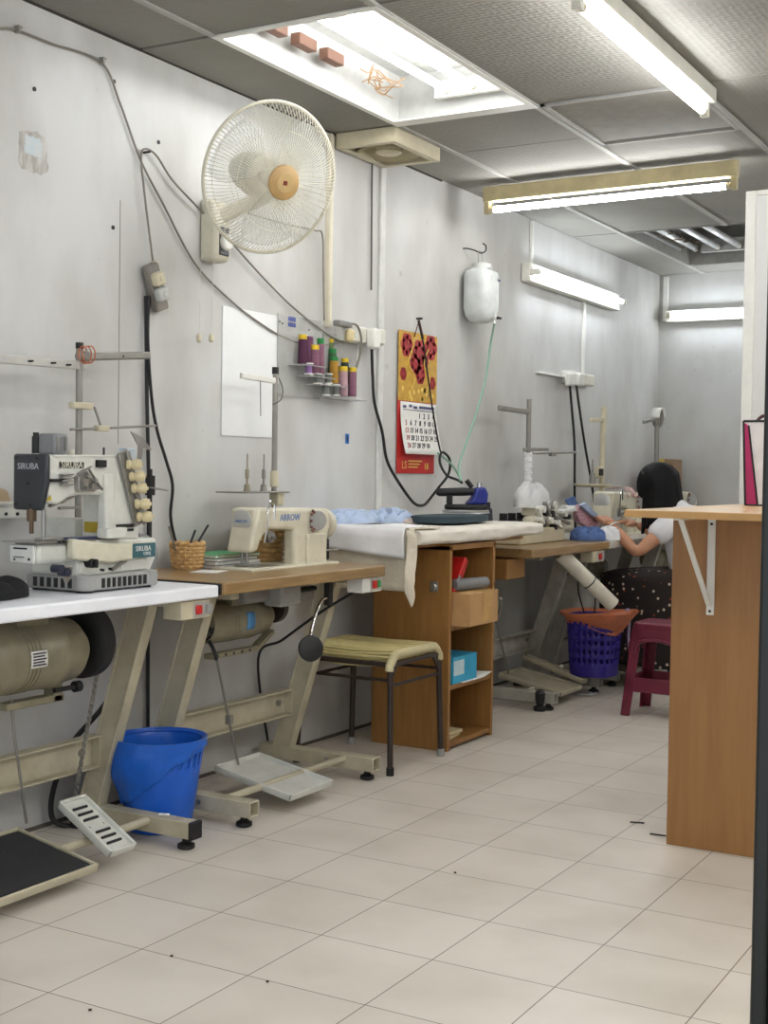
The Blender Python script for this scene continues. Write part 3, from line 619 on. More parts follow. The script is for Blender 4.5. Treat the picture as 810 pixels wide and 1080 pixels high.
wallcord('machine_cable', 'left of two black cables dropping from the socket box behind the overlock machine', [(601, 407), (603, 430), (606, 470), (606, 520), (607, 560)], .0075, BLACK, -2.85)
wallcord('machine_cable', 'right of two black cables dropping from the socket box towards the far sewing table', [(608, 407), (611, 430), (617, 470), (624, 510), (629, 545)], .0075, BLACK, -2.85)
single('cable_trunking', 'pale conduit in the far corner between ceiling and end batten', 'trunking', MB().box((WX+.03, EY-.02, 2.2), (WX+.065, EY, CZ-.01)), WHITE_PL, bevel=.003)
# ---- marks on the wall
a, b = onX(19, 132), onX(51, 188)
STN = mat('smudge', (204, 202, 197), .9, scale=16, stretch=(1, 2, .5), rgb2=(146, 140, 131)); LB = mat('bluish_paper_residue', (186, 204, 214), .8, scale=30, rgb2=(206, 207, 204))
def blob(y0, y1, z0, z1, x, seed, jag=.12, n=28):
    rr = random.Random(seed); poly = []
    for k in range(n):
        a_ = 2*math.pi*k/n; c, s = math.cos(a_), math.sin(a_); q = (abs(c)**5+abs(s)**5)**(-.2)*(1-rr.random()*jag)
        poly.append(((y0+y1)/2+(y1-y0)/2*c*q, (z0+z1)/2+(z1-z0)/2*s*q))
    return MB().prism(poly, 0, x, x+.0012)
r = thing('wall_residue', 'torn poster residue with blue tint at the upper left of the wall', 'mark', (WX, (a.y+b.y)/2, b.z))
blob(a.y, b.y, b.z, a.z, WX, 5, .15).build('smudge', STN, r)
blob(a.y+.022, b.y-.026, b.z+.05, a.z-.018, WX+.0008, 9, .22).build('paper_patch', LB, r)
p = onX(366, 463); r = thing('blue_tape', 'small strip of blue tape on the wall below the thread rack', 'tape', (WX, p.y, p.z-.02))
MB().box((WX, p.y-.014, p.z-.02), (WX+.0015, p.y+.014, p.z+.022)).build('strip', mat('blue_tape', (30, 110, 190), .5), r)
MB().box((WX+.001, p.y-.006, p.z-.012), (WX+.002, p.y+.004, p.z+.012)).build('dark_mark', INK, r)
for i, (a_, b_) in enumerate(((36, 94), (120, 86), (167, 150), (119, 240), (257, 329))):
    p = onX(a_, b_); single('wall_plug_hole', ['dark screw hole in the wall above the poster residue', 'dark screw hole beside the upper cable bend', 'dark screw hole right of the cable nail', 'dark plugged hole above the left thread stand', 'black pin at the top left of the white sheet'][i], 'screw hole', MB().cyl((WX, p.y, p.z), (WX+.003, p.y, p.z), .007, n=10), BLACK)
# rail and folded cloth on the wall behind the coverstitch machine
a, b = onX(-60, 536, -2.88), onX(31, 546, -2.88)
r = thing('wall_rail', 'white screwed rail on the wall behind the dark plated machine', 'rail', (-2.9, a.y, b.z))
MB().box((WX, a.y, b.z), (-2.88, b.y, a.z)).build('rail', WHITE_PL, r, bevel=.003)
for px in (6, 18, 29): p = onX(px, 542, -2.88); MB().cyl((-2.88, p.y, p.z), (-2.876, p.y, p.z), .005, n=10).build('screw', BLACK, r)
a, b = onX(-50, 517, -2.86), onX(16, 531, -2.86)
MB().box((WX, a.y, b.z), (-2.86, b.y, b.z+.006)).build('shelf', WHITE_PL, r, bevel=.002)
MB().grid(lambda u, v: Vector((-2.92+.05*v, a.y+(b.y-a.y-.01)*u, b.z+.006+(a.z-b.z)*math.sin(math.pi*v)**.5*(.8+.2*math.sin(9*u)))), 10, 8).build('folded_cloth', mat('tan_cloth', (176, 154, 124), .9), r)

# ================================================================== SEWING TABLES
def c_post(mb, y, xt, zt, xb, zb, w=.078, d=.045):
    """slanted U-channel post whose open side looks towards -y"""
    mb.prism([(xt, zt), (xt-w, zt), (xb-w, zb), (xb, zb)], 1, y+d-.006, y+d)
    mb.prism([(xt, zt), (xt-.006, zt), (xb-.006, zb), (xb, zb)], 1, y, y+d)
    mb.prism([(xt-w, zt), (xt-w+.006, zt), (xb-w+.006, zb), (xb-w, zb)], 1, y, y+d)
    mb.prism([(xt, zt), (xt-w, zt), (xb-w, zb), (xb, zb)], 1, y+.004, y+.008)
def table_frame(root, y1, y2, cap='open', zt=.735, feet=(1, 1), m=None, xf=-2.375):
    m = m or FRAME
    for y, on in ((y1, feet[0]), (y2, feet[1])):
        g = MB(); c_post(g, y, *((-2.545, zt-.02, -2.745, .075) if on else (-2.80, zt-.02, -2.80, .075))); g.box((-2.86, y, zt-.022), (-2.46, y+.045, zt)); g.build('post', m, root, bevel=.003)
        g = MB(); zb_, zc = .034, .084
        if cap == 'open':
            g.box((-2.88, y-.002, zb_), (xf, y+.003, zc)).box((-2.88, y+.045, zb_), (xf, y+.05, zc)).box((-2.88, y, zc-.005), (xf, y+.048, zc)).box((-2.88, y, zb_), (xf, y+.048, zb_+.005))
            g.box((-2.88, y+.003, zb_+.004), (xf-.03, y+.045, zc-.004))
        else: g.box((-2.88, y, zb_), (xf-.012, y+.048, zc))
        f = g.build('foot', m, root, bevel=.003)
        if cap != 'open': MB().box((xf-.014, y-.002, zb_-.002), (xf, y+.050, zc+.002)).build('end_cap', BLACK, f, bevel=.004)
        MB().cyl((xf-.2, y-.004, .06), (xf-.2, y-.001, .06), .008).build('bolt', STEEL, f)
        for x in (xf-.04, -2.84): MB().lathe([(.02, 0), (.026, .004), (.026, .014), (.018, .018), (.012, .022), (.012, .036)], (x, y+.024, 0), n=20).build('rubber_pad', BLACK, f)
    g = MB(); xa = -2.765
    g.box((xa-.006, y1+.04, .205), (xa, y2+.006, .305)).box((xa, y1+.04, .298), (xa+.035, y2+.006, .305)).box((xa, y1+.04, .205), (xa+.035, y2+.006, .212)).box((xa, y2-.002, .205), (xa+.035, y2+.004, .305))
    g.build('crossbar', m, root, bevel=.002)
    for yy_ in (y1+.08, y2-.05): MB().cyl((xa, yy_, .255), (xa+.012, yy_, .255), .012, n=6).build('bolt', STEEL, root)
def treadle_bar(root, y1, y2, x=-2.53, z=.062):
    MB().cyl((x, y1, z), (x, y2, z), .0125, n=14).build('treadle_bar', FRAME, root)
def tread(root, xa, xb, y0, y1, za, zb, padded=None, slots=0, m=None, lip=.012):
    """foot plate: far edge (xa,za) to near edge (xb,zb)"""
    m = m or WHITEM; A, B = Vector((xa, 0, za)), Vector((xb, 0, zb)); d = (B-A).normalized(); nrm = Vector((-d.z, 0, d.x)); nrm = nrm if nrm.z > 0 else -nrm
    rot = Matrix((( d.x, 0, nrm.x), (0, 1, 0), (d.z, 0, nrm.z))); L = (B-A).length; c = (A+B)/2+Vector((0, (y0+y1)/2, 0))
    g = MB().cbox(c-nrm*.008, (L, y1-y0, .008), rot)
    for s in (-1, 1): g.cbox(c+rot @ Vector((0, s*((y1-y0)/2-.004), -.004)), (L, .008, lip+.012), rot); g.cbox(c+rot @ Vector((s*(L/2-.004), 0, -.004)), (.008, y1-y0, lip+.012), rot)
    o = g.build('treadle', m, root, bevel=.003)
    if padded: MB().cbox(c+rot @ Vector((0, 0, .0)), (L-.03, y1-y0-.03, .010), rot).build('rubber_mat', padded, o, bevel=.003)
    if slots:
        g = MB()
        for k in (0, 1, 2, 4.2, 5.2, 6.2): g.cbox(c+rot @ Vector((-L/2+.04+k*(L-.08)/6.2, 0, -.0015)), (.008, (y1-y0)*.55, .006), rot)
        g.build('slots', BLACK, o, bevel=.002)
    for s in (-1, 1): MB().cyl(c+rot @ Vector((s*.1*0, s*((y1-y0)/2-.03), -.014)), c+rot @ Vector((0, s*((y1-y0)/2-.012), -.020)), .012).build('hinge_clamp', DULLSTEEL, o)
    return o
def motor(root, x, y0, y1, z, rad, vents=True):
    L = y1-y0
    o = MB().lathe([(rad*.5, 0), (rad*.86, .004), (rad*.98, .03), (rad, .05), (rad, L*.62), (rad*1.03, L*.63), (rad*1.03, L*.70), (rad*.98, L*.72), (rad*.9, L*.9), (rad*.6, L), (0, L)], (x, y0, z), (0,1,0), 32).build('motor', MOTOR, root)
    g = MB()
    for k in range(4):
        yk = y0+.11+k*.014; g.lathe([(rad*1.02, 0), (rad*1.02, .006)], (x, yk, z), (0,1,0), 28)
    g.build('cooling_fins', MOTOR, o)
    if vents:
        g = MB()
        for rr_ in (.42, .62, .80):
            for k in range(5):
                a0 = R(200+k*32); pts = [(x+rad*rr_*math.cos(a0+t), y0+.0015-.004*(1-rr_), z+rad*rr_*math.sin(a0+t)) for t in (0, .15, .3, .44)]
                g.tube(pts, rad*.055, 6)
        g.build('vent_slots', BLACK, o)
    MB().box((x-.05, y0+L*.3, z+rad*.8), (x+.05, y0+L*.6, .738)).build('motor_mount', MOTOR, o, bevel=.004)
    return o
def switch_box(root, p, w=.12, h=.055, m=None, dx=.07):
    """p: near-left lower corner of the front face (x,y,z)"""
    x, y, z = p
    o = MB().box((x-dx, y, z), (x, y+w, z+h)).build('switch_box', m or CREAM_PL, root, bevel=.004)
    MB().box((x, y+w*.38, z+.006), (x+.002, y+w-.006, z+h-.006)).build('switch_plate', mat('aluminium_plate', (196, 194, 186), .4, .3), o)
    MB().box((x+.002, y+w*.45, z+.014), (x+.012, y+w*.62, z+h-.014)).build('stop_button', RED, o, bevel=.003)
    return o, (x, y, z, w, h)
# ------------------ white table (left)
t1 = thing('sewing_table', 'white topped industrial sewing table at the left with cream steel frame', 'table', (-2.65, 2.6, 0))
yE = 3.165
MB().box((WX+.015, 1.93, .738), (-2.385, yE, .775)).build('tabletop', WHITE_LAM, t1, bevel=.006)
table_frame(t1, 2.05, 3.035, cap='capped')
treadle_bar(t1, 2.07, 3.06, -2.545, .068)
tread(t1, -2.70, -2.40, 2.30, 2.665, .105, .05, padded=mat('black_ribbed_mat', (40, 40, 42), .8, bump=.3, bscale=200), m=FRAME)
tu = onY(74, 843, 2.80); tread(t1, tu.x, -2.434, 2.752, 2.858, tu.z, .055, slots=1, m=WHITEM)
mo = motor(t1, -2.62, 2.42, 2.80, .608, .098)
MB().lathe([(.085, 0), (.108, .012), (.108, .05), (.09, .062), (0, .064)], (-2.635, 2.82, .622), (0,1,0), 32).build('belt_cover', BLACK, t1)
MB().lathe([(.06, 0), (.072, .003), (.072, .03), (.06, .034)], (-2.635, 2.885, .60), (0,1,0), 28).build('pulley', DULLSTEEL, t1)
a, b = onX(33, 683, -2.522), onX(50, 704, -2.522)
g = MB()
for k in range(6):
    pass
def lab(u, v): 
    ang = R(14-26*v); return Vector((-2.62+.0995*math.cos(ang), a.y+(b.y-a.y)*u, .608+.0995*math.sin(ang)))
g.grid(lab, 2, 6); lo_ = g.build('rating_label', PAPER, mo, solid=.001)
g = MB()
for k in range(5): P_ = lab(.1, .15+.17*k); Q_ = lab(.9-.1*(k % 2), .15+.17*k); g.box((P_.x+.0006, P_.y, P_.z-.002), (P_.x+.0016, Q_.y, P_.z+.002))
g.build('label_print', INK, mo)
MB().box((-2.64, onX(8, 735, -2.60).y, .467), (-2.60, 2.74, .487)).box((-2.64, 2.70, .467), (-2.60, 2.735, .53)).build('clutch_lever', MOTOR, t1, bevel=.003)
MB().cyl((-2.60, 2.78, .50), (-2.60, 2.80, .50), .016).cyl((-2.60, 2.70, .50), (-2.60, 2.80, .50), .007).build('adjuster_knob', BLACK, t1)
MB().tube(curve([onX(12, 738, -2.615), onX(15, 775, -2.62), onX(20, 810, -2.63), onX(28, 868, -2.655)]), .0042, 6).build('treadle_rod', DULLSTEEL, t1)
ch = MB(); pA, pB = onX(108, 680, -2.56), onX(79, 841, -2.745)
for k in range(48):
    c = pA.lerp(pB, k/47); d = (pB-pA).normalized(); a_ = Vector((0,1,0)) if k % 2 else d.cross(Vector((0,1,0))).normalized()
    ch.tube([c+(d*math.cos(t)*1.5+a_*math.sin(t))*.0062 for t in [i*math.pi/3 for i in range(6)]], .0026, 5, closed=True)
ch.build('treadle_chain', DULLSTEEL, t1)
z0 = 2.99; P_ = onX(180, 656, -2.40)
ob, _ = switch_box(t1, (-2.40, 3.02-.012, .680), .135, .055)
MB().box((-2.398, 3.115, .694), (-2.388, 3.14, .720)).build('start_button', PLASTIC_GREY, ob, bevel=.002)
# cables under the white table
wallcord('machine_cable', 'thick black cable sagging diagonally under the white table', None, .0085, BLACK, extra=[onX(a_, b_, c_) for a_, b_, c_ in ((165, 638, -2.66), (150, 675, -2.72), (133, 711, -2.77), (105, 750, -2.81), (78, 781, -2.84), (63, 812, -2.87), (54, 845, -2.895), (57, 866, -2.89), (74, 872, -2.86))])
# ------------------ brown table (middle)
t2 = thing('sewing_table', 'brown wood topped industrial sewing table with cream machine and grey motor', 'table', (-2.66, 3.7, 0))
g = MB().prism([(-2.40, 3.185), (-2.385, 3.20), (-2.385, 4.165), (-2.41, 4.20), (WX+.012, 4.20), (WX+.012, 3.185)], 2, .742, .780); g.build('tabletop', OAK, t2, bevel=.004)
MB().box((WX+.012, 3.178, .744), (-2.39, 3.186, .778)).build('edge_strip', BLACK, t2, bevel=.002)
table_frame(t2, 3.325, 4.085, cap='open')
treadle_bar(t2, 3.34, 4.11, -2.50, .072)
tread(t2, -2.685, -2.375, 3.55, 3.81, .115, .055, m=WHITEM)
mo = motor(t2, -2.66, 3.43, 3.80, .612, .068)
def lab2(u, v):
    ang = R(25-50*v); return Vector((-2.66+.0695*math.cos(ang), 3.60+.045*u, .612+.0695*math.sin(ang)))
MB().grid(lab2, 2, 6).build('rating_label', mat('blue_label', (70, 130, 180), .5), mo, solid=.001)
MB().lathe([(.03, 0), (.06, .004), (.06, .03), (.03, .034)], (-2.66, 3.83, .64), (0,1,0), 28).build('belt_cover', DARKBROWN, t2)
g = MB().box((-2.645, 3.43, .500), (-2.61, 3.70, .517)).bar((-2.628, 3.69, .505), (-2.628, 3.79, .56), .035, .014)
g.build('clutch_lever', MOTOR, t2, bevel=.003)
g = MB()
for k in range(5): g.cyl((-2.6105, 3.46+k*.045, .509), (-2.608, 3.46+k*.045, .509), .005, n=8)
g.build('lever_holes', BLACK, t2)
MB().tube(curve([(-2.63, 3.44, .60-.04), (-2.60, 3.435, .52), (-2.60, 3.44, .50)]), .006, 6).build('motor_lead', BLACK, t2)
MB().cyl((-2.615, 3.46, .505), (-2.665, 3.66, .10), .0045, n=8).cbox((-2.643, 3.573, .278), (.02, .02, .03)).build('treadle_rod', DULLSTEEL, t2)
MB().box((-2.80, 3.56, .672), (-2.57, 3.98, .742)).build('oil_pan', mat('grey_oil_pan', (136, 134, 130), .5), t2, bevel=.015)
MB().box((-2.60, 3.70, .655), (-2.52, 3.82, .735)).build('pan_bracket', PLASTIC_GREY, t2, bevel=.01)
g = MB().cyl((-2.56, 3.74, .70), (-2.56, 3.97, .70), .008).box((-2.50, 3.93, .645), (-2.475, 3.955, .742)); g.build('knee_shaft', BLACK, t2, bevel=.003)
kp = onX(327, 684, -2.42)
MB().tube(curve([(-2.485, 3.93, .672), (-2.47, 3.87, .668), (-2.455, 3.815, .635), (-2.43, kp.y+.008, kp.z+.02)]), .0065, 10).build('knee_lifter_rod', CHROME, t2)
nd = Vector((.80, -.58, .12)).normalized()
MB().rings([(kp, .040), (kp+nd*.006, .045), (kp+nd*.014, .043), (kp+nd*.018, .03), (kp+nd*.0185, .001)], 28).build('knee_pad', BLACK, t2)
ob, q = switch_box(t2, (-2.40, 4.035, .686), .135, .056, WHITE_PL)
MB().box((-2.398, 4.125, .702), (-2.388, 4.145, .728)).build('start_button', GREEN, ob, bevel=.002)
wallcord('machine_cable', 'thin black cable sloping from the switch box behind the woven stool', None, .005, BLACK, extra=[Vector((-2.45, 4.07, .69)), Vector((-2.58, 4.05, .61)), Vector((-2.76, 4.06, .49)), Vector((-2.90, 4.10, .40)), Vector((-2.91, 4.2, .02))])
# ------------------ overlock table (far)
t3 = thing('sewing_table', 'scratched brown overlock table beyond the ironing cabinet with side drawer', 'table', (-2.64, 5.95, 0))
MB().prism([(-2.365, 5.46), (-2.365, 6.46), (WX+.012, 6.46), (WX+.012, 5.46)], 2, .742, .782).build('tabletop', OAK, t3, bevel=.004)
dr = MB().box((-2.80, 5.40, .645), (-2.46, 5.60, .735)).build('drawer', CABW, t3, bevel=.003)
MB().cyl((-2.63, 5.398, .69), (-2.63, 5.385, .69), .012).build('drawer_knob', BLACK, dr)
table_frame(t3, 5.78, 6.38, cap='open', feet=(0, 1), m=mat('greyed_frame_paint', (176, 172, 160), .5, var=.1))
for x in (-2.44,): MB().lathe([(.026, 0), (.03, .01), (.03, .02), (.016, .026), (.022, .05), (.024, .085), (.012, .1), (0, .1)], (x, 5.76, 0), n=20).build('tall_rubber_foot', BLACK, t3)
treadle_bar(t3, 5.82, 6.38, -2.55, .07)
tread(t3, -2.74, -2.40, 5.93, 6.20, .125, .06, m=FRAME)
tread(t3, -2.74, -2.40, 6.22, 6.28, .185, .085, m=FRAME)
MB().cyl((-2.66, 5.72, .42), (-2.72, 6.02, .12), .005, n=8).build('treadle_rod', DULLSTEEL, t3)
MB().tube(curve([(-2.70, 5.60, .645), (-2.70, 5.62, .58), (-2.66, 5.66, .54), (-2.62, 5.70, .52), (-2.66, 5.73, .42)]), .008, 8).build('knee_rod', DULLSTEEL, t3)
ob, _ = switch_box(t3, (-2.37, 6.24, .682), .16, .058)
# suction pipe and hanging basket
pA, pB = Vector((-2.44, 5.98, .738)), Vector((-2.235, 6.17, .485))
r = thing('suction_pipe', 'thick white pipe slanting down from under the overlock table', 'pipe', tuple(pB))
MB().cyl(pA, pB, .037, n=24).build('pipe', mat('off_white_pipe', (214, 208, 190), .45), r, solid=0)
pm = pA.lerp(pB, .55); d = (pB-pA).normalized()
MB().rings([(pm, .0385), (pm+d*.006, .0385)], 24).build('wire_band', BLACK, r)
def basket(root, c, rt, rb, h, m, rows, cols, hole_rows, tilt=None):
    g = MB()
    def P(u, v):
        a_ = 2*math.pi*u; k_ = (abs(math.cos(a_))**3+abs(math.sin(a_))**3)**(-1/3); q = (rb+(rt-rb)*v)
        return Vector((c[0]+q*k_*math.cos(a_)*.96, c[1]+q*k_*math.sin(a_), c[2]+h*v))
    vs = [P(i/cols, j/rows) for j in range(rows+1) for i in range(cols)]
    fs = [(j*cols+i, j*cols+(i+1) % cols, (j+1)*cols+(i+1) % cols, (j+1)*cols+i) for j in range(rows) for i in range(cols) if not (j in hole_rows and i % 2 == 0)]
    fs.append(tuple(range(cols-1, -1, -1)))
    g.add(vs, fs); o = g.build('basket_body', m, root, solid=.005)
    g = MB(); g.tube([P(i/cols, 1) for i in range(cols)], .007, 8, closed=True); g.build('rim', m, root)
    return P
bc_ = (-2.40, 6.36, .105)
r = thing('waste_basket', 'purple perforated basket with orange bag hung under the overlock table', 'basket', bc_)
PURB = mat('purple_plastic', (48, 34, 132), .4)
Pb = basket(r, bc_, .135, .115, .30, PURB, 13, 52, (3, 5, 7, 9, 11))
g = MB()
def bag(u, v):
    p = Pb(u, 1); c = Vector((bc_[0], bc_[1], 0)); n_ = noise.noise(Vector((u*9, v*3, 1)))*.02
    dr_ = max(0, math.cos(2*math.pi*u+R(15)))**1.4; out = math.sin(math.pi*min(v*1.15, 1))*(1+1.3*dr_)
    rad = (p-c); rad.z = 0; rad = rad.normalized()
    return p + rad*(.001+.04*out+n_*(1+dr_)) + Vector((0, 0, .02*out-.15*max(0, v-.4)*(0.35+.65*dr_)-.0))
g.grid(bag, 48, 8, closed_u=True); g.build('orange_bag', mat('orange_bag', (206, 122, 84), .45, var=.1), r, solid=.002)
g = MB(); g.tube(curve([(-2.27, 6.42, .41), (-2.25, 6.43, .44), (-2.235, 6.42, .40), (-2.24, 6.42, .30), (-2.235, 6.43, .22)]), .007, 6); g.build('bag_tie', mat('lilac_tie', (160, 150, 180), .5), r)
MB().tube(curve([(bc_[0], 6.235, .40), (-2.40, 6.12, .56), (-2.36, 6.05, .675), (-2.33, 6.14, .60), (-2.35, 6.23, .50), (-2.36, 6.24, .41)]), .004, 6).build('hanging_wire', BLACK, r)
text_p = onY(580, 697, 6.22)
MB().lathe([(.010, 0), (.010, .002)], (text_p.x+.06, bc_[1]-.128, .15), (0,-1,0), 12).build('round_mark', WHITE_PL, r)
# ------------------ far table for the seated person, and one more beyond
for y0, lb in ((6.50, 'far sewing table with white edge at which the person works'), (7.72, 'last sewing table against the end wall, mostly behind the person')):
    t4 = thing('sewing_table', lb, 'table', (-2.64, y0+.55, 0))
    MB().box((WX+.012, y0, .742), (-2.37, y0+1.12, .782)).build('tabletop', mat('pale_grey_laminate', (206, 200, 190), .4), t4, bevel=.005)
    table_frame(t4, y0+.14, y0+.9, cap='open', m=mat('greyed_frame_paint', (0, 0, 0)))
    motor(t4, -2.66, y0+.25, y0+.62, .60, .07)
    treadle_bar(t4, y0+.16, y0+.92, -2.55, .07)
    tread(t4, -2.70, -2.40, y0+.38, y0+.66, .12, .06, m=FRAME)
single('rag', 'crumpled white paper scrap on the floor under the purple basket', 'paper scrap', MB().grid(lambda u, v: Vector((-2.47+.09*u, 6.28+.10*v, .004+.012*abs(noise.noise(Vector((u*4, v*4, 2)))))), 8, 8), PAPER, solid=.002)

# ================================================================== BIN, STOOLS
bp = (-2.63, 3.195, 0)
r = thing('waste_bin', 'blue plastic bin lined with a blue bag between two table feet', 'bin', bp)
g = MB(); cols, rows = 56, 11
def PB(u, v):
    a_ = 2*math.pi*u; q = .098+(.138-.098)*v; return Vector((bp[0]+q*math.cos(a_), bp[1]+q*math.sin(a_), .004+.275*v))
vs = [PB(i/cols, j/rows) for j in range(rows+1) for i in range(cols)]
fs = [(j*cols+i, j*cols+(i+1) % cols, (j+1)*cols+(i+1) % cols, (j+1)*cols+i) for j in range(rows) for i in range(cols) if not (j in (8, 9) and i % 2 == 0)]
fs.append(tuple(range(cols-1, -1, -1)))
g.add(vs, fs).build('bin_body', BLUEP, r, solid=.004)
MB().tube([PB(i/cols, 1) for i in range(cols)], .006, 8, closed=True).build('rim', BLUEP, r)
g = MB()
def liner(u, v):
    a_ = 2*math.pi*u; w_ = noise.noise(Vector((math.cos(a_)*2.5, math.sin(a_)*2.5, v*4)))*.006+.0025*math.sin(a_*13+5*v)
    if v < .3:
        t = v/.3; q = .118+.017*t; return Vector((bp[0]+q*math.cos(a_), bp[1]+q*math.sin(a_), .16+.122*t))
    t = (v-.3)/.7; side = max(0, math.cos(a_-R(235)))**1.5; right = max(0, math.cos(a_-R(40)))**.8
    drop = (.10+.10*side)*(1-.72*right); z = .287-drop*t
    q = .098+.040*min(1, (z-.004)/.275)+.008+w_*t+.022*side*math.sin(math.pi*min(1, t*1.1))
    if t < .12: z = .284+.005*math.sin(math.pi*t/.12); q = .138+.012*t/.12
    return Vector((bp[0]+q*math.cos(a_), bp[1]+q*math.sin(a_), z))
g.grid(liner, 72, 22, closed_u=True); g.build('bin_liner', mat('blue_bag_film', (26, 104, 214), .28, alpha=.86, bump=.4, bscale=18), r, solid=.0012)
single('paper_scrap', 'tiny white paper scrap lying on the foot of the white table beside the bin', 'paper scrap', MB().cbox((-2.50, 3.06, .0885), (.03, .018, .003), Matrix.Rotation(.4, 3, 'Z')), PAPER)
# woven stool
sx0, sx1, sy0, sy1 = -2.775, -2.385, 4.215, 4.60
r = thing('woven_stool', 'low stool with cream plastic cord seat on dark steel legs', 'stool', ((sx0+sx1)/2, (sy0+sy1)/2, 0))
for x in (sx0, sx1):
    for y in (sy0, sy1):
        dx = .012 if x > -2.5 else -.012; dy = .01 if y > 4.4 else -.01
        l_ = MB().cyl((x+dx, y+dy, .025), (x, y, .415), .0115, n=12).build('leg', DARKBROWN, r)
        MB().cyl((x+dx, y+dy, 0), (x+dx, y+dy, .03), .015, n=12).build('foot_cap', BLACK if y < 4.4 else PLASTIC_GREY, l_)
g = MB()
for z, xs_ in ((.408, (sx0, sx1)),):
    for x in xs_: g.tube([(x, sy0, z), (x, sy1, z)], .010, 10)
    for y in (sy0, sy1): g.tube([(sx0, y, z), (sx1, y, z)], .010, 10)
g.build('seat_frame', DARKBROWN, r)
g = MB()
for x in (sx0, sx1): g.tube([(x, sy0, .33), (x, sy1, .33)], .0065, 8)
for y in (sy0, sy1): g.tube([(sx0, y, .35), (sx1, y, .35)], .0065, 8)
for x in (sx0, sx1):
    for y, s in ((sy0, 1), (sy1, -1)): g.prism([(y, .40), (y+s*.05, .40), (y, .34)], 0, x-.004, x+.004)
g.build('stretchers', DARKBROWN, r)
CORDM = mat('cream_seat_cord', (212, 198, 140), .45, var=.05)
def arch(y): 
    t = (y-sy0)/(sy1-sy0); e = min(t, 1-t)/.12; return .455 if e >= 1 else .418+.037*math.sin(min(1, e)*math.pi/2)
g = MB(); N = 26
for k in range(N):
    y = sy0+.012+(sy1-sy0-.024)*k/(N-1); z = arch(y); sag = random.uniform(.002, .012)
    g.tube([(sx0-.006, y, z-.02), (sx0+.004, y, z), (sx0+.10, y+random.uniform(-.003, .003), z-sag*.7), ((sx0+sx1)/2, y+random.uniform(-.005, .005), z-sag), (sx1-.1, y, z-sag*.6), (sx1-.004, y, z), (sx1+.008, y, z-.02)], .0052, 7)
    g.tube([(sx0, y+.004, z-.03), ((sx0+sx1)/2, y, z-.036-sag), (sx1, y+.004, z-.03)], .005, 6)
g.build('woven_seat', CORDM, r)
for x in (sx0, sx1):
    g = MB(); ys_ = [sy0-.004+(sy1-sy0+.008)*k/40 for k in range(41)]
    g.tube([(x, sy0-.006, .385)]+[(x, y, arch(min(max(y, sy0), sy1))-.012) for y in ys_]+[(x, sy1+.006, .385)], .0165, 10)
    g.build('wrapped_rail', mat('cream_cord_wrap', (216, 205, 160), .45, bump=.6, bscale=90, stretch=(1, 6, 1)), r)
# red plastic stool
def plastic_stool(name, label, c, m, s=1.0, rz=0):
    o = thing(name, label, 'stool', c); H = .46*s; wt, wb = .125*s, .165*s
    def corner(sx, sy, z): q = wb+(wt-wb)*z/H; return Vector((c[0]+sx*q, c[1]+sy*q, c[2]+z))
    MB().prism([(c[0]+x*wt*1.03, c[1]+y*wt*1.03) for x, y in ((-1,-.8),(-.8,-1),(.8,-1),(1,-.8),(1,.8),(.8,1),(-.8,1),(-1,.8))], 2, c[2]+H-.035, c[2]+H).build('seat', m, o, bevel=.010, seg=3)
    for sx in (-1, 1):
        for sy in (-1, 1):
            g = MB(); 
            for ax in (0, 1):
                a_, b_ = corner(sx, sy, H-.02), corner(sx, sy, 0); w_ = .055*s; dv = Vector((-sx*w_, 0, 0)) if ax == 0 else Vector((0, -sy*w_, 0)); th = Vector((0, -sy*.008, 0)) if ax == 0 else Vector((-sx*.008, 0, 0))
                g.add([a_, a_+dv, b_+dv*.85, b_, a_+th, a_+dv+th, b_+dv*.85+th, b_+th], [(0,1,2,3),(7,6,5,4),(0,4,5,1),(1,5,6,2),(2,6,7,3),(3,7,4,0)])
            g.build('leg', m, o, bevel=.003)
    for k in range(4):
        sx, sy = ((-1,-1),(1,-1),(1,1),(-1,1))[k]; ex, ey = ((1,-1),(1,1),(-1,1),(-1,-1))[k]
        for zb_, zt_ in ((.12*s, .19*s), (H-.09*s, H-.02)):
            g = MB(); A, B, C_, D_ = corner(sx, sy, zb_), corner(ex, ey, zb_), corner(ex, ey, zt_), corner(sx, sy, zt_); n_ = Vector((0, 0, 0)); cc = (A+B+C_+D_)/4; n_ = (Vector((c[0], c[1], cc.z))-cc).normalized()*.008
            g.add([A, B, C_, D_, A+n_, B+n_, C_+n_, D_+n_], [(0,1,2,3),(7,6,5,4),(0,4,5,1),(1,5,6,2),(2,6,7,3),(3,7,4,0)])
            g.build('apron', m, o, bevel=.003)
        A, B = corner(sx, sy, .30*s), corner(ex, ey, .30*s); M_ = (A+B)/2; up_ = Vector((0, 0, .055*s)); ou = (M_-Vector((c[0], c[1], M_.z))).normalized()*.004
        g = MB(); g.tube(curve([A.lerp(B, .12)+ou+up_*.1, A.lerp(B, .18)+up_*1.1+ou, A.lerp(B, .5)+up_*1.45+ou, A.lerp(B, .82)+up_*1.1+ou, A.lerp(B, .88)+ou+up_*.1]), .009*s, 8)
        g.build('handle_arch', m, o)
    return o
REDST = mat('maroon_plastic', (118, 36, 58), .35, var=.05)
plastic_stool('plastic_stool', 'maroon plastic stool on the floor beside the wooden counter', (-1.925, 6.03, 0), REDST, .95)
plastic_stool('plastic_stool', 'plastic stool under the seated person, covered by the patterned skirt', (-2.02, 6.98, 0), mat('dark_blue_plastic', (44, 56, 92), .4), .93)

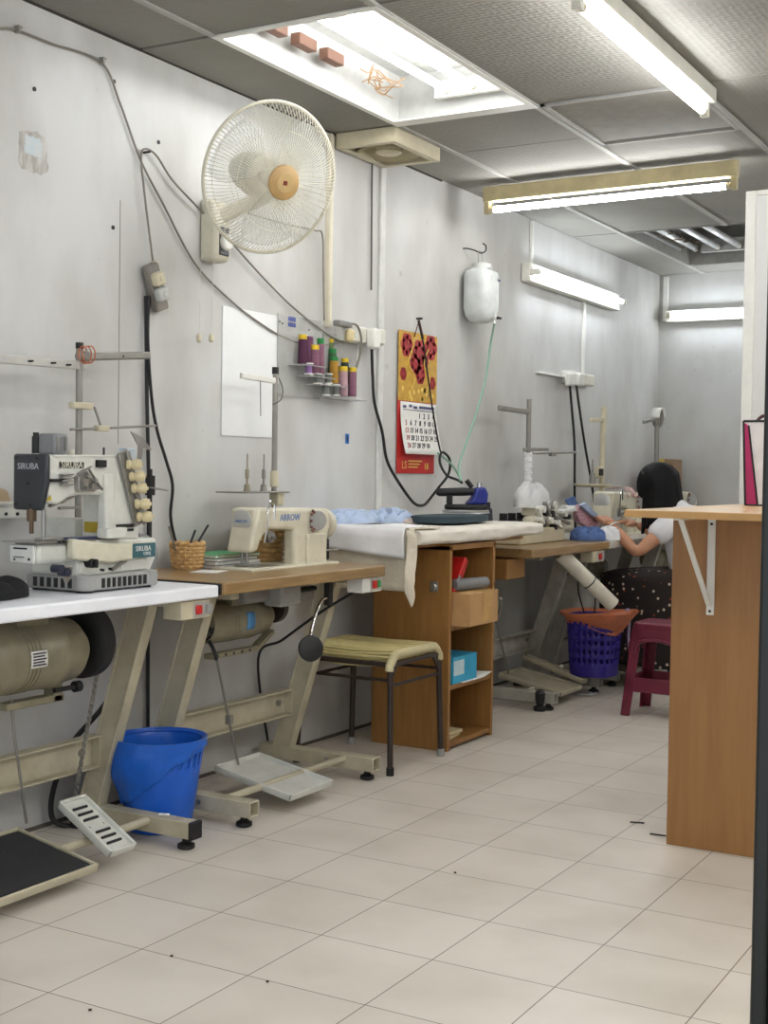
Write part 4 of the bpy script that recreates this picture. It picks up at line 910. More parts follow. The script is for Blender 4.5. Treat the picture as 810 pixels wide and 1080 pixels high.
# ================================================================== IRONING CABINET
cx0, cx1, cy0, cy1 = -2.74, -2.385, 4.69, 5.115
r = thing('ironing_cabinet', 'open shelved wooden cabinet carrying the padded ironing board', 'cabinet', ((cx0+cx1)/2, (cy0+cy1)/2, 0))
MB().box((cx0, cy0, 0), (cx1, cy0+.02, .83)).build('side_panel', CABW, r, bevel=.002)
MB().box((cx0, cy1-.02, 0), (cx1, cy1, .83)).build('side_panel', CABW, r, bevel=.002)
MB().box((cx0, cy0+.02, .0), (cx0+.012, cy1-.02, .83)).build('back_panel', CABW, r)
MB().box((cx0, cy0, .812), (cx1, cy1, .835)).build('top_panel', CABW, r)
for z in (.012, .245, .485): MB().box((cx0+.012, cy0+.02, z), (cx1-.004, cy1-.02, z+.02)).build('shelf', CABW, r, bevel=.002)
p = onY(458, 619, cy0); lk = MB().box((p.x-.018, cy0-.004, p.z-.02), (p.x+.018, cy0, p.z+.022)).build('lock_plate', mat('lock_plate', (150, 148, 142), .35, .7), r, bevel=.002)
MB().lathe([(.014, 0), (.014, .004), (.010, .008), (0, .008)], (p.x, cy0-.004, p.z), (0,-1,0), 20).build('lock', STEEL, r)
# padded board
r = thing('ironing_board', 'white cotton padded board overhanging both ends of the cabinet', 'ironing board', (-2.62, 4.95, .84))
def brd(u, v, top):
    x0, x1 = -2.86, -2.345; y0, y1 = 4.375, 5.575
    return None
g = MB()
bx0, bx1, by0, by1 = WX+.03, -2.35, 4.38, 5.585
NS = 40; sec = []
for k in range(NS+1):
    t = k/NS; y = by0+(by1-by0)*t; zb_ = .838+.014*max(0, (t-.6)/.4)**1.5; zt_ = .905
    pinch = 1-(1-math.sqrt(max(0, 1-((t-.97)/.03)**2)))*.45 if t > .97 else 1
    h_ = (zt_-zb_)/2; zc = (zt_+zb_)/2
    ring = []
    for i in range(28):
        a_ = 2*math.pi*i/28; c, s = math.cos(a_), math.sin(a_); q = (abs(c)**6+abs(s)**6)**(-1/6)
        x = (bx0+bx1)/2+(bx1-bx0)/2*c*q*(1 if abs(c) < .9 else pinch); w_ = .004*noise.noise(Vector((x*6, y*9, s*2)))
        dip = .008*noise.noise(Vector((x*3, y*5, 4))) if s < 0 else 0
        ring.append((x+w_, y, zc+h_*s*q*pinch+w_+dip))
    sec.append(ring)
vs = [p for ring in sec for p in ring]; fs = [(k*28+i, k*28+(i+1) % 28, (k+1)*28+(i+1) % 28, (k+1)*28+i) for k in range(NS) for i in range(28)]
fs += [tuple(range(27, -1, -1)), tuple(NS*28+i for i in range(28))]
g.add(vs, fs).build('padded_cover', mat('board_cover', (226, 220, 208), .9, var=.04, bump=.25, bscale=30), r)
MB().box((bx0+.05, by0+.06, .828), (bx1-.08, by1-.08, .842)).build('board', CABW, r)
# hanging cloths over the near end of the board
def drape(name, label, m, yfront, ztop, x0, x1, zbl, zbr, seed, over, wave=.012, xtail=0):
    g = MB()
    def f(u, v):
        x = x0+(x1-x0)*u; L = over+(ztop-(zbl+(zbr-zbl)*u)); s = v*L
        n_ = noise.noise(Vector((x*7, seed, v*1.5)))*wave*(1.2*v)
        if s < over: return Vector((x, yfront+over-s, ztop+.001+.004*math.sin(20*x+seed)*(1-v)))
        q = s-over; ease = min(1, q/.03)
        return Vector((x+xtail*u*(q/max(L-over, .01))**2, yfront-.012*ease+n_, ztop-q))
    g.grid(f, 36, 24); return single(name, label, 'cloth', g, m, solid=.004, smooth=70)
drape('beige_cloth', 'large beige cloth hanging down from the near end of the ironing board', BEIGE_CLOTH, 4.370, .9085, -2.865, -2.372, .665, .672, 3, .20, .03)
drape('white_cloth', 'white cloth folded over the near edge of the ironing board above the beige cloth', WHITE_CLOTH, 4.342, .9135, -2.86, -2.40, .835, .795, 8, .18, .008)
g = MB()
def tail(u, v): return Vector((-2.385+.026*math.sin(math.pi*u)+.008*noise.noise(Vector((v*5, 2, 1))), 4.318+.055*u+.010*math.sin(v*6), .906-.03*u-(.285-.12*abs(u-.3)*1.4)*v))
g.grid(tail, 14, 20); single('cloth_tail', 'twisted beige cloth corner dangling at the front corner of the ironing board', 'cloth', g, BEIGE_CLOTH, solid=.005, smooth=70)
# crumpled garments
def crumple(name, label, c, d, m, seed, cat='garment', amp=1.0, freq=5, rz=0, group=None):
    g = MB(); n = 40; rt_ = Matrix.Rotation(rz, 3, 'Z')
    def f(u, v):
        a_ = 2*math.pi*u; e = math.sin(math.pi*v/2); w_ = 1+.16*noise.noise(Vector((math.cos(a_)*1.6, math.sin(a_)*1.6, seed)))
        x = math.cos(a_)*e*w_; y = math.sin(a_)*e*w_
        wv = noise.noise(Vector((x*1.7+seed, y*1.7, seed)))*4.2; rdg = abs(math.sin(wv+freq*.55*(x*math.cos(seed)+y*math.sin(seed))))**.7; rdg2 = noise.noise(Vector((x*freq, y*freq+seed, 3)))
        z = max(0, math.cos(math.pi*v/2))**.55*(.38+.62*rdg*amp+.12*rdg2*amp)
        q = rt_ @ Vector((x*d[0]/2, y*d[1]/2, 0)); return Vector((c[0]+q.x, c[1]+q.y, c[2]+max(0.001, z*d[2])))
    g.grid(f, 56, 22, closed_u=True); g.f.append([22*56+i for i in range(56)]); g.m.append(0)
    return single(name, label, cat, g, m, loc=c, smooth=55, group=group)
crumple('folded_garment', 'crumpled pale blue garment at the near end of the ironing board', (-2.78, 4.55, .914), (.20, .34, .062), BLUE_CLOTH, 3, amp=.9, freq=7)
crumple('folded_garment', 'crumpled pale blue garment beside the dark pad on the ironing board', (-2.74, 4.80, .910), (.19, .24, .068), BLUE_CLOTH, 11, amp=.9, freq=7)
crumple('scrap_cloth', 'small brown patterned cloth between the blue garments and dark pad', (-2.66, 4.86, .907), (.12, .16, .032), mat('brown_print_cloth', (150, 122, 108), .9, var=.25, scale=60, rgb2=(216, 204, 196)), 21)
pad = onX(470, 544, -2.50)
g = MB()
def padf(u, v):
    a_ = 2*math.pi*u; e = math.sin(math.pi*v); c, s = math.cos(a_), math.sin(a_); q = (abs(c)**3.2+abs(s)**3.2)**(-1/3.2); sgn = math.cos(math.pi*v)
    e = min(1, e*1.5)**.8
    return Vector((-2.56+.11*c*q*e, 5.03+.24*s*q*e, .9075+.02+.019*sgn*(1 if abs(sgn) < .5 else 1)))
g.grid(padf, 48, 16, closed_u=True); single('ironing_pad', 'dark teal oval cloth pad on the ironing board under the iron', 'pad', g, TEAL_PAD)
# iron
ic = Vector((-2.60, 5.27, .946))
r = thing('steam_iron', 'blue and black gravity iron resting on the dark pad', 'iron', tuple(ic))
NAVY = mat('navy_iron_body', (36, 48, 130), .3)
def sole(z0, z1, k=1): return [(ic.x+x*k, ic.y+y*k) for x, y in ((-.045, .09), (.045, .09), (.048, .02), (.036, -.05), (.016, -.10), (0, -.115), (-.016, -.10), (-.036, -.05), (-.048, .02))]
MB().prism(sole(0, 0), 2, ic.z, ic.z+.014).build('soleplate', STEEL, r, bevel=.003)
MB().prism(sole(0, 0, .94), 2, ic.z+.014, ic.z+.038).build('base_cover', BLACK, r, bevel=.008)
MB().prism([(ic.y-.01, ic.z+.038), (ic.y+.085, ic.z+.038), (ic.y+.09, ic.z+.085), (ic.y+.075, ic.z+.118), (ic.y+.03, ic.z+.112), (ic.y+.02, ic.z+.07)], 0, ic.x-.034, ic.x+.034).build('body', NAVY, r, bevel=.012, seg=3)
MB().rings([((ic.x, ic.y+.035, ic.z+.094), .016), ((ic.x, ic.y-.02, ic.z+.094), .019), ((ic.x, ic.y-.13, ic.z+.090), .018), ((ic.x, ic.y-.142, ic.z+.090), .012)], 18).build('handle', BLACK, r)
MB().box((ic.x-.012, ic.y-.095, ic.z+.038), (ic.x+.012, ic.y-.07, ic.z+.09)).build('front_post', BLACK, r, bevel=.004)
MB().cyl((ic.x, ic.y+.02, ic.z+.115), (ic.x, ic.y-.005, ic.z+.145), .011).build('cable_sleeve', BLACK, r)
MB().cyl((ic.x, ic.y+.055, ic.z+.112), (ic.x, ic.y+.055, ic.z+.135), .012).build('steam_valve', CHROME, r)
r.rotation_euler.z = R(-48)
single('iron_rest', 'pale folded cloth under the nose of the iron', 'cloth', MB().box((-2.56, 5.16, .9465), (-2.50, 5.30, .9475)), WHITE_CLOTH, bevel=.0004)
# thread cones standing at the far end of the board
def cone(label, p, rad, h, m, capm=None, name='thread_cone', cat='thread'):
    o = thing(name, label, cat, p)
    MB().lathe([(rad, 0), (rad, h*.06), (rad*.9, h*.62), (rad*.55, h*.72)], p, n=22).build('thread', m, o)
    MB().lathe([(rad*.55, h*.70), (rad*.6, h*.73), (rad*.6, h), (0, h)], p, n=22).build('tip', capm or m, o)
    return o
BLKTH = mat('black_thread', (28, 30, 46), .7, bump=.4, bscale=120, stretch=(1, 1, 12))
p = onX(513, 540, -2.60); cone('black thread cone standing beside the iron on the board', (p.x, p.y, .906), .030, .085, BLKTH)
p = onX(503, 539, -2.64); cone('small cream jar with brown lid beside the iron', (p.x, p.y, .906), .020, .07, WHITE_PL, mat('brown_lid', (110, 70, 60), .5), 'jar', 'jar')
# shelf contents
p = (-2.46, 4.76, .505)
r = thing('cardboard_box', 'taped cardboard box on the middle shelf sticking out of the cabinet', 'box', (-2.42, 4.86, .505))
MB().box((-2.56, 4.72, .5055), (-2.31, 4.99, .64)).build('carton', CARD, r, bevel=.003)
MB().box((-2.311, 4.845, .52), (-2.308, 4.93, .641)).box((-2.5, 4.845, .640), (-2.309, 4.93, .642)).build('packing_tape', mat('brown_tape', (206, 166, 106), .25), r)
single('fabric_roll', 'grey ribbed roll lying on top of the cardboard box', 'roll', MB().rings([((-2.40, 4.76, .668), .018), ((-2.40, 4.765, .668), .024), ((-2.36, 4.965, .668), .024), ((-2.36, 4.97, .668), .018)], 20), mat('ribbed_grey_cloth', (134, 136, 138), .8, bump=.6, bscale=60, stretch=(1, 9, 1)))
g = MB().cbox((-2.52, 4.835, .655), (.16, .10, .10), Matrix.Rotation(R(38), 3, 'X'))
r = thing('red_case', 'red case leaning inside the upper compartment of the cabinet', 'case', (-2.50, 4.83, .6))
MB().cbox((-2.47, 4.815, .70), (.15, .035, .17), Matrix.Rotation(R(-36), 3, 'X')).build('shell', RED, r, bevel=.006)
MB().cbox((-2.394, 4.79, .69), (.006, .02, .03), Matrix.Rotation(R(-36), 3, 'X')).build('latch', STEEL, r, bevel=.002)
r = thing('tissue_box', 'small blue carton with white panel on the lower shelf of the cabinet', 'box', (-2.46, 4.82, .265))
MB().box((-2.56, 4.735, .2665), (-2.385, 4.95, .375)).build('carton', mat('sky_blue_card', (52, 166, 206), .5), r, bevel=.002)
MB().box((-2.386, 4.737, .30), (-2.384, 4.83, .36)).build('white_panel', mat('pale_blue_panel', (196, 218, 224), .5), r)
g = MB().grid(lambda u, v: Vector((-2.52+.15*u, 4.80+.30*v*.9, .266+.001+.03*max(0, v-.7)*(.5+u))), 6, 8); single('paper_sheet', 'white paper sheet under the blue carton, curling at the shelf edge', 'paper', g, PAPER, solid=.0015)
for i, lb in enumerate(('lower of two pale booklets at the bottom of the cabinet', 'upper of two pale booklets at the bottom of the cabinet')):
    single('booklet', lb, 'booklet', MB().cbox((-2.50, 4.82+.01*i, .039+.014*i), (.16, .13, .012), Matrix.Rotation(.15-.2*i, 3, 'Z')), mat('pale_yellow_paper', (214, 200, 160), .8), bevel=.001)
single('loose_rag', 'dark rag lying at the back of the bottom compartment', 'rag', MB().ball((-2.6, 4.97, .05), (.06, .07, .018), 16, 8), mat('dark_rag', (74, 62, 52), .9))

# ================================================================== COUNTER
kx0, ky0 = -1.222, 3.885
ktz = 1.0
q0 = onY(659, 540, 3.52); zt0 = onY(659, 537.5, 3.52).z; zb0 = zt0-.02
r = thing('counter', 'tall wooden counter at the right with folding bracket and pale top', 'counter', (-.8, 4.3, 0))
MB().box((kx0, ky0, 0), (-.30, ky0+.02, zb0)).build('end_panel', COUNTERW, r, bevel=.002)
MB().box((kx0, ky0+.02, 0), (kx0+.02, 4.70, zb0)).build('side_panel', COUNTERW, r, bevel=.002)
q0 = onY(659, 540, 3.52); zt0 = onY(659, 537.5, 3.52).z; zb0 = zt0-.02
MB().box((q0.x, q0.y, zb0), (-.28, 4.72, zt0)).build('counter_top', BIRCH, r, bevel=.003)
MB().box((q0.x-.001, q0.y-.0012, zb0-.0005), (-.28, q0.y+.002, zt0-.002)).build('edge_band', mat('edge_band', (190, 146, 88), .45), r)
a, b = onY(751, 548, ky0-.004), onY(752, 649, ky0-.004)
br = MB().box((a.x-.012, ky0-.006, b.z), (a.x+.012, ky0, zb0)).build('bracket', WHITE_PL, r, bevel=.0025)
for z in (b.z+.012, zb0-.025): MB().cyl((a.x, ky0-.009, z), (a.x, ky0-.006, z), .004).build('screw', BLACK, br)
e = onY(718, 549, 3.60)
MB().bar((a.x-.002, ky0-.012, b.z+.03), (a.x-.008, 3.60, zb0-.006), .016, .007).build('bracket_strut', WHITE_PL, r, bevel=.002)
MB().bar((a.x-.008, 3.56, zb0-.004), (a.x-.002, ky0-.006, zb0-.004), .022, .006).build('bracket_arm', WHITE_PL, r, bevel=.002)
# shopping bag on the counter
bq = onY(786, 529, 4.45); bq.z = zt0
r = thing('shopping_bag', 'white paper bag with magenta gusset and black trim on the counter', 'bag', (bq.x+.1, bq.y+.05, zt0))
bx, by = bq.x, bq.y
MB().prism([(bx, zt0+.0005), (bx+.22, zt0+.0005), (bx+.235, zt0+.285), (bx-.012, zt0+.285)], 1, by, by+.004).build('front_panel', mat('bag_white', (226, 222, 222), .5), r)
MB().prism([(bx, zt0+.0005), (bx+.22, zt0+.0005), (bx+.235, zt0+.275), (bx-.012, zt0+.275)], 1, by+.09, by+.094).build('back_panel', mat('bag_white', (0,0,0)), r)
g = MB(); g.add([(bx, by, zt0+.0005), (bx-.012, by, zt0+.285), (bx+.010, by+.048, zt0+.28), (bx+.006, by+.048, zt0+.0005), (bx, by+.094, zt0+.0005), (bx-.012, by+.094, zt0+.28)], [(0,1,2,3),(3,2,5,4)])
g.build('gusset', mat('magenta_paper', (178, 36, 96), .5), r, solid=.002)
g = MB(); g.tube([(bx, by-.001, zt0+.002), (bx-.012, by-.001, zt0+.285)], .004, 6).tube([(bx-.012, by-.001, zt0+.285), (bx+.235, by-.001, zt0+.285)], .004, 6).tube([(bx, by-.001, zt0+.003), (bx+.22, by-.001, zt0+.003)], .003, 6); g.build('black_trim', BLACK, r)
g = MB(); g.tube(curve([(bx+.03, by+.01, zt0+.285), (bx+.05, by+.02, zt0+.303), (bx+.10, by+.02, zt0+.30), (bx+.16, by+.02, zt0+.305), (bx+.19, by+.01, zt0+.285)]), .006, 6); g.build('handle', mat('dark_maroon_cord', (70, 24, 40), .6), r)
MB().prism([(bx+.001, zt0+.001), (bx+.042, zt0+.001), (bx+.006, zt0+.27), (bx-.010, zt0+.28)], 1, by-.0015, by-.0002).build('side_strip', mat('magenta_paper', (0, 0, 0)), r)
MB().tube([(bx+.042, by-.002, zt0+.002), (bx+.006, by-.002, zt0+.27)], .0035, 6).build('strip_trim', BLACK, r)
# debris on the floor
for a_, b_, l_, rz, lb in ((672, 868, .045, .3, 'short black scrap on the floor left of the counter'), (694, 881, .05, .1, 'black scrap at the foot of the counter panel')):
    p = onZ(a_, b_); single('fabric_scrap', lb, 'scrap', MB().cbox((p.x, p.y, .002), (l_, .008, .003), Matrix.Rotation(rz, 3, 'Z')), BLACK)
for a_, b_, lb in ((282, 1036, 'tiny dark crumb on the tile nearest the camera'), (181, 1009, 'tiny curled thread bit on a front floor tile'), (95, 1066, 'tiny dark speck at the lower left of the floor'), (480, 921, 'small crumb on the floor tile left of the black scraps')):
    p = onZ(a_, b_); single('crumb', lb, 'crumb', MB().cbox((p.x, p.y, .002), (.007, .005, .003), Matrix.Rotation(a_, 3, 'Z')), mat('brown_crumb', (66, 46, 36), .9))

# ================================================================== MACHINES
def px_prism(mb, pts, X, depth, shift=0):
    return mb.prism(onXs(pts, X), 0, X-depth-shift, X-shift)
T = .776
# ---- coverstitch machine on the white table
X = -2.53
r = thing('coverstitch_machine', 'cream industrial coverstitch machine with charcoal face plate on the white table', 'sewing machine', (-2.6, 2.8, T))
q = onX(90, 628, -2.49); ybL, ybR = q.y, 2.995; xbl = onY(27, 621, ybL).x
base = MB().prism([(xbl, ybL), (-2.52, ybL), (-2.49, ybL+.02), (-2.49, ybR-.03), (-2.50, ybR), (xbl, ybR)], 2, T+.005, T+.047).build('base_tray', PLASTIC_GREY, r, bevel=.006)
MB().cyl((-2.512, ybL+.02, T+.006), (-2.512, ybL+.02, T+.048), .028, n=20).build('corner_post', PLASTIC_GREY, base, bevel=.003)
MB().cyl((-2.512, ybR-.01, T+.006), (-2.512, ybR-.01, T+.049), .030, n=20).build('corner_post', PLASTIC_GREY, base, bevel=.003)
g = MB()
for k in range(9): y = ybL+.065+k*.022; g.box((-2.491, y, T+.012), (-2.487, y+.011, T+.038))
for k in range(6): x = xbl+.03+k*.026; g.box((x, ybL-.002, T+.012), (x+.014, ybL+.002, T+.038))
g.build('vent_slots', BLACK, base)
for x, y in ((-2.52, ybL+.03), (-2.52, ybR-.02), (xbl+.03, ybL+.03)): MB().cyl((x, y, T), (x, y, T+.01), .024, n=14).build('rubber_foot', BLACK, base)
# lower body: main block with chamfered front housing, lower step
g = MB(); ylb = onX(82, 600, X).y
px_prism(g, [(82, 613), (82, 590), (80, 570), (165, 567), (165, 586), (156, 609)], X, X-onY(33, 603, ylb).x)
g.build('lower_body', WHITEM, r, bevel=.008)
g = MB(); px_prism(g, [(78, 568), (113, 573), (141, 573), (165, 571), (165, 586), (152, 588), (120, 594), (92, 592), (78, 590)], X+.022, .03)
g.build('front_housing', CREAM, r, bevel=.007)
g = MB(); px_prism(g, [(88, 593), (104, 593), (104, 602), (128, 600), (128, 590), (155, 588), (155, 600), (92, 607), (84, 605)], X+.006, .02)
g.build('lower_apron', WHITEM, r, bevel=.003)
y0 = onX(40, 580, X-.01).y; y1 = onX(88, 568, X).y; xcb = onY(11, 578, y0).x
g = MB(); g.prism([(xcb, y0), (X-.01, y0), (X-.01, y1), (xcb, y1)], 2, onX(40, 596, X-.01).z, .916)
g.build('cylinder_bed', WHITEM, r, bevel=.014)
MB().box((xcb-.012, y0-.02, .917), (X+.003, y1+.05, .9215)).build('cloth_plate', STEEL, r, bevel=.001)
zc0, zc1 = onX(40, 595, X-.01).z, .912
cp = MB().box((xcb+.006, y0-.010, zc0), (X-.016, y0-.002, zc1)).build('bed_cover', WHITE_PL, r, bevel=.012, seg=3)
xm0, xm1 = xcb+.022, X-.04
MB().box((xm0, y0-.012, zc1-.012), (xm1, y0-.0095, zc1-.008)).box((xm0, y0-.012, zc0+.016), (xm1-.01, y0-.0095, zc0+.018)).cyl((xm1+.008, y0-.012, zc0+.012), (xm1+.008, y0-.0095, zc0+.012), .004, n=8).cyl((xm0+.004, y0-.012, zc0+.010), (xm0+.004, y0-.0095, zc0+.010), .003, n=8).build('cover_slots', BLACK, cp)
g = MB()
p = onX(72, 603, -2.50); g.prism(onXs([(63, 597), (77, 597), (76, 609), (70, 617), (66, 606)], -2.50), 0, -2.505, -2.50); g.build('lifter_lever', STEEL, r, bevel=.002)
p = onX(62, 600, -2.50); MB().cyl((-2.52, p.y, p.z), (-2.488, p.y, p.z), .012).cyl((-2.515, p.y+.02, p.z-.01), (-2.485, p.y+.02, p.z-.01), .012).build('lever_knob', mat('navy_knob', (46, 50, 66), .4), r)
p = onX(96, 594, X+.02); MB().cyl((X, p.y, p.z), (X+.032, p.y, p.z), .013).box((X+.03, p.y-.004, p.z-.012), (X+.045, p.y+.004, p.z+.012)).build('feed_dial', BLACK, r, bevel=.003)
g = MB()
for a_, b_ in ((61, 571.5), (66, 571), (106, 601), (115, 600)): p = onX(a_, b_, X); g.cyl((X-.004, p.y, p.z), (X+.012, p.y, p.z), .0038, n=10)
g.build('screws', BLACK, r)
a, b = onX(120, 601, X+.018), onX(135, 591, X+.018); MB().bar((X+.012, a.y, a.z), (X+.012, b.y, b.z), .006, .008).build('slot_lever', DULLSTEEL, r)
a, b = onX(141, 573.5, X+.026), onX(164.5, 587, X+.026)
lb_ = MB().box((X+.022, a.y, b.z), (X+.0235, b.y, a.z)).build('name_label', TEALINK, r)
text(lb_, 'lettering', 'SIRUBA', .021, (X+.0236, (a.y+b.y)/2-.004, a.z-.016), 'x', WHITE_PL); text(lb_, 'lettering', 'C007J', .013, (X+.0236, (a.y+b.y)/2+.012, b.z+.011), 'x', WHITE_PL)
# upright column and arm
yl = onX(51, 500, X).y
yc = onX(111, 540, X).y; dcol = X-onY(86, 540, yc).x
g = MB(); px_prism(g, [(51, 480), (128, 480.5), (133, 484), (147, 556), (147, 569), (111, 568), (111, 521)], X, dcol); px_prism(g, [(51, 480), (112, 480.5), (112, 522), (84, 522), (74, 524.5), (62, 532), (52, 531)], X, dcol*.98, .001)
g.build('arm', WHITEM, r, bevel=.008, seg=3)
g = MB(); px_prism(g, [(111, 500), (121, 500), (121, 520), (123, 568), (111, 568)], X+.010, .03); px_prism(g, [(113, 558), (135, 556), (134, 568), (113, 568)], X+.03, .04)
g.build('column_cover', WHITEM, r, bevel=.004)
g = MB(); px_prism(g, [(57, 479.5), (128, 480), (128, 482.5), (57, 482)], X+.003, dcol+.006); g.build('top_lid', WHITEM, r, bevel=.002)
# charcoal face plate on the -y end
zt_, zb_ = onX(51, 478, X).z, onX(46, 538, X).z
xfl = onY(14, 500, yl-.012).x
fpl = MB().prism([(xfl, zt_-.002), (X+.006, zt_-.002), (X+.006, zb_+.07), (X-.014, zb_-.002), (xfl, zb_-.002)], 1, yl-.014, yl+.004).build('face_plate', DARKPLATE, r, bevel=.007)
text(fpl, 'lettering', 'SIRUBA', .024, ((xfl+X)/2-.002, yl-.0145, zt_-.036), '-y', mat('pale_lettering', (176, 180, 184), .5))
g = MB()
for x, z in ((xfl+.012, zt_-.014), (X-.028, zt_-.014), (xfl+.012, zb_+.014), (X-.05, zb_+.012), (X-.06, zb_+.07)): g.cyl((x, yl-.0155, z), (x, yl-.013, z), .0042, n=10)
g.build('face_screws', BLACK, fpl)
a, b = onX(62.5, 487, X), onX(88, 494, X)
bd = MB().box((X, a.y, b.z), (X+.002, b.y, a.z)).build('name_badge', mat('dark_badge', (54, 56, 54), .4), r); text(bd, 'lettering', 'SIRUBA', .026, (X+.0022, (a.y+b.y)/2, (a.z+b.z)/2), 'x', mat('pale_badge_letters', (226, 222, 200), .4))
a, b = onX(89, 550, X-.004), onX(107, 562, X-.004); a, b = onY(89, 550, yc-.001), onY(107, 562, yc-.001); MB().box((a.x, yc-.0016, b.z), (b.x, yc+.001, a.z)).build('yellow_sticker', mat('yellow_sticker', (176, 152, 40), .5), r)
wt = MB().prism(onXs([(48, 528), (53, 522), (54, 528)], X), 0, X, X+.0015).build('warning_triangle', mat('yellow_sticker', (0,0,0)), r)
# take-up mechanism on the arm front
g = MB(); px_prism(g, [(83, 503), (92, 495), (101, 503), (106, 514), (100, 519), (84, 519)], X+.02, .02); g.build('take_up_bracket', STEEL, r, bevel=.003)
g = MB()
for a_, b_, q_ in ((86, 508, .008), (91, 502, .007), (95, 513, .008), (98, 507, .006), (89, 514, .005)): p = onX(a_, b_, X+.02); g.cyl((X+.02, p.y, p.z), (X+.034, p.y, p.z), q_, n=12)
for (a_, b_), (c_, d_) in (((82, 500), (96, 492)), ((94, 495), (108, 517)), ((86, 517), (108, 515))): p, p2 = onX(a_, b_, X+.03), onX(c_, d_, X+.03); g.bar(p, p2, .006, .004)
g.build('take_up_arms', DULLSTEEL, r)
g = MB(); a, b = onX(68, 498, X+.02), onX(79, 512, X+.02)
for k in range(4): g.box((X, a.y, b.z+(a.z-b.z)*(k*.25)), (X+.016, b.y, b.z+(a.z-b.z)*(k*.25+.15)))
g.build('thread_guide_plate', STEEL, r, bevel=.001)
a, b = onX(53, 505, X+.006), onX(67, 508.5, X+.006); MB().box((X, a.y, b.z), (X+.012, b.y, a.z)).build('guide_bar', BLACK, r, bevel=.002)
a, b = onX(104, 485, X+.012), onX(113, 493, X+.012); MB().box((X-.01, a.y, b.z), (X+.012, b.y, a.z)).build('top_guide', BLACK, r, bevel=.002)
# motor block on the head
yt = yl+.035; xt0, xt1 = onY(39, 470, yt).x, onY(58, 470, yt).x
tb = MB().box((xt0, yt, zt_-.004), (xt1, yt+.05, zt_+.055)).build('top_unit', mat('grey_unit', (132, 134, 136), .45), r, bevel=.008)
MB().cyl((xt0-.004, yt, zt_), (xt0-.004, yt, zt_+.046), .011).cyl((xt0-.004, yt, zt_+.04), (xt0-.004, yt, zt_+.057), .008).build('solenoid', BLACK, tb)
for y in (.004, .034): MB().box((xt1, yt+y, zt_+.01), (xt1+.006, yt+y+.008, zt_+.045)).build('unit_lever', STEEL, tb)
p = onX(75, 479, X-.04); MB().ball((X-.04, p.y, zt_+.002), (.011, .011, .01)).build('oil_dome', mat('clear_oil_dome', (220, 214, 196), .15, alpha=.8), r)
p = onX(109.5, 480, X-.05); MB().cyl((X-.05, p.y, p.z-.005), (X-.05, p.y, p.z+.022), .003).build('guide_pin', BLACK, r)
# needle bar and looper parts
nx = X-.055
MB().cyl((nx, yl-.005, zb_+.002), (nx, yl-.005, zb_-.032), .013).cyl((nx, yl-.005, zb_-.030), (nx, yl-.005, zb_-.065), .006).build('needle_bar', mat('bronze_bar', (104, 84, 68), .35, .7), r)
MB().cyl((nx+.03, yl+.01, zb_+.002), (nx+.03, yl+.01, .928), .006).box((nx+.015, yl-.01, .922), (nx+.045, yl+.045, .930)).build('presser_foot', STEEL, r, bevel=.002)
a, b = onY(48, 545, yc+.02), onY(79, 568, yc+.02); MB().box((a.x, yc+.02, b.z), (b.x, yc+.06, a.z)).build('rear_cover', WHITEM, r, bevel=.004)
for (a_, b_), (c_, d_), m in (((64, 530), (79, 522), STEEL), ((62, 536), (83, 535), DULLSTEEL), ((52, 534), (66, 528), DULLSTEEL)):
    p, p2 = onX(a_, b_, X-.03), onX(c_, d_, X-.03); MB().bar(p, p2, .012, .008).build('thread_lever', m, r, bevel=.002)
a, b = onX(72, 562, X-.03), onX(102, 566, X-.03); MB().box((X-.05, a.y, .9215), (X-.01, b.y, .927)).build('blue_guard', mat('navy_guard', (44, 56, 96), .4), r, bevel=.002)
# tension plate with five dials
pa, pb = onX(129, 476, X+.012), onX(147, 553, X+.012); pd = (pb-pa).normalized()
MB().bar(pa, pb, .006, .040, up=(0, pd.z*-1, pd.y)).bar(pa+Vector((.012, .01, 0)), pb+Vector((.012, .01, 0)), .004, .016, up=(0, -pd.z, pd.y)).build('tension_plate', DULLSTEEL, r, bevel=.001)
DIAL = mat('bone_dial', (212, 198, 158), .4)
for a_, b_ in ((140, 490), (143, 502.5), (145.5, 515), (149, 531.5), (151, 545)):
    p = onX(a_, b_, X+.03); ax_ = Vector((.72, .69, .02)).normalized(); c = p-ax_*.012
    MB().lathe([(.005, -.008), (.012, -.006), (.015, .002), (.010, .008), (.014, .014), (.0165, .026), (.014, .036), (.005, .038), (.005, .042), (0, .042)], c, ax_, 18).build('tension_dial', DIAL, r)
MB().prism(onXs([(138, 455), (150, 461), (161, 475), (151, 473), (149, 486), (145, 484), (146, 470)], X-.02), 0, X-.023, X-.02).build('thread_deflector', STEEL, r)
MB().box((X-.02, pa.y+.02, pa.z-.02), (X+.01, pa.y+.06, pa.z+.01)).build('plate_bracket', mat('pale_blue_part', (190, 202, 212), .4), r, bevel=.003)
a, b = onX(151, 514, X), onX(168, 517, X); MB().bar((X+.03, a.y, a.z), (X+.03, b.y, b.z), .012, .004).build('thread_eyelet', STEEL, r)
a, b = onX(123, 553, X+.002), onX(141, 560, X+.002); MB().box((X, a.y, (a.z+b.z)/2), (X+.0025, b.y, a.z)).box((X, (a.y+b.y)/2+.01, b.z), (X+.0025, b.y, (a.z+b.z)/2-.003)).build('model_plate', mat('dark_badge', (0,0,0)), r)
MB().cyl((X-.08, onX(158, 500, X-.08).y, .82), (X-.08, onX(158, 500, X-.08).y, 1.12), .008).box((X-.09, onX(156, 500, X-.08).y, 1.04), (X-.07, onX(161, 500, X-.08).y, 1.10)).build('rear_rod', BLACK, r)
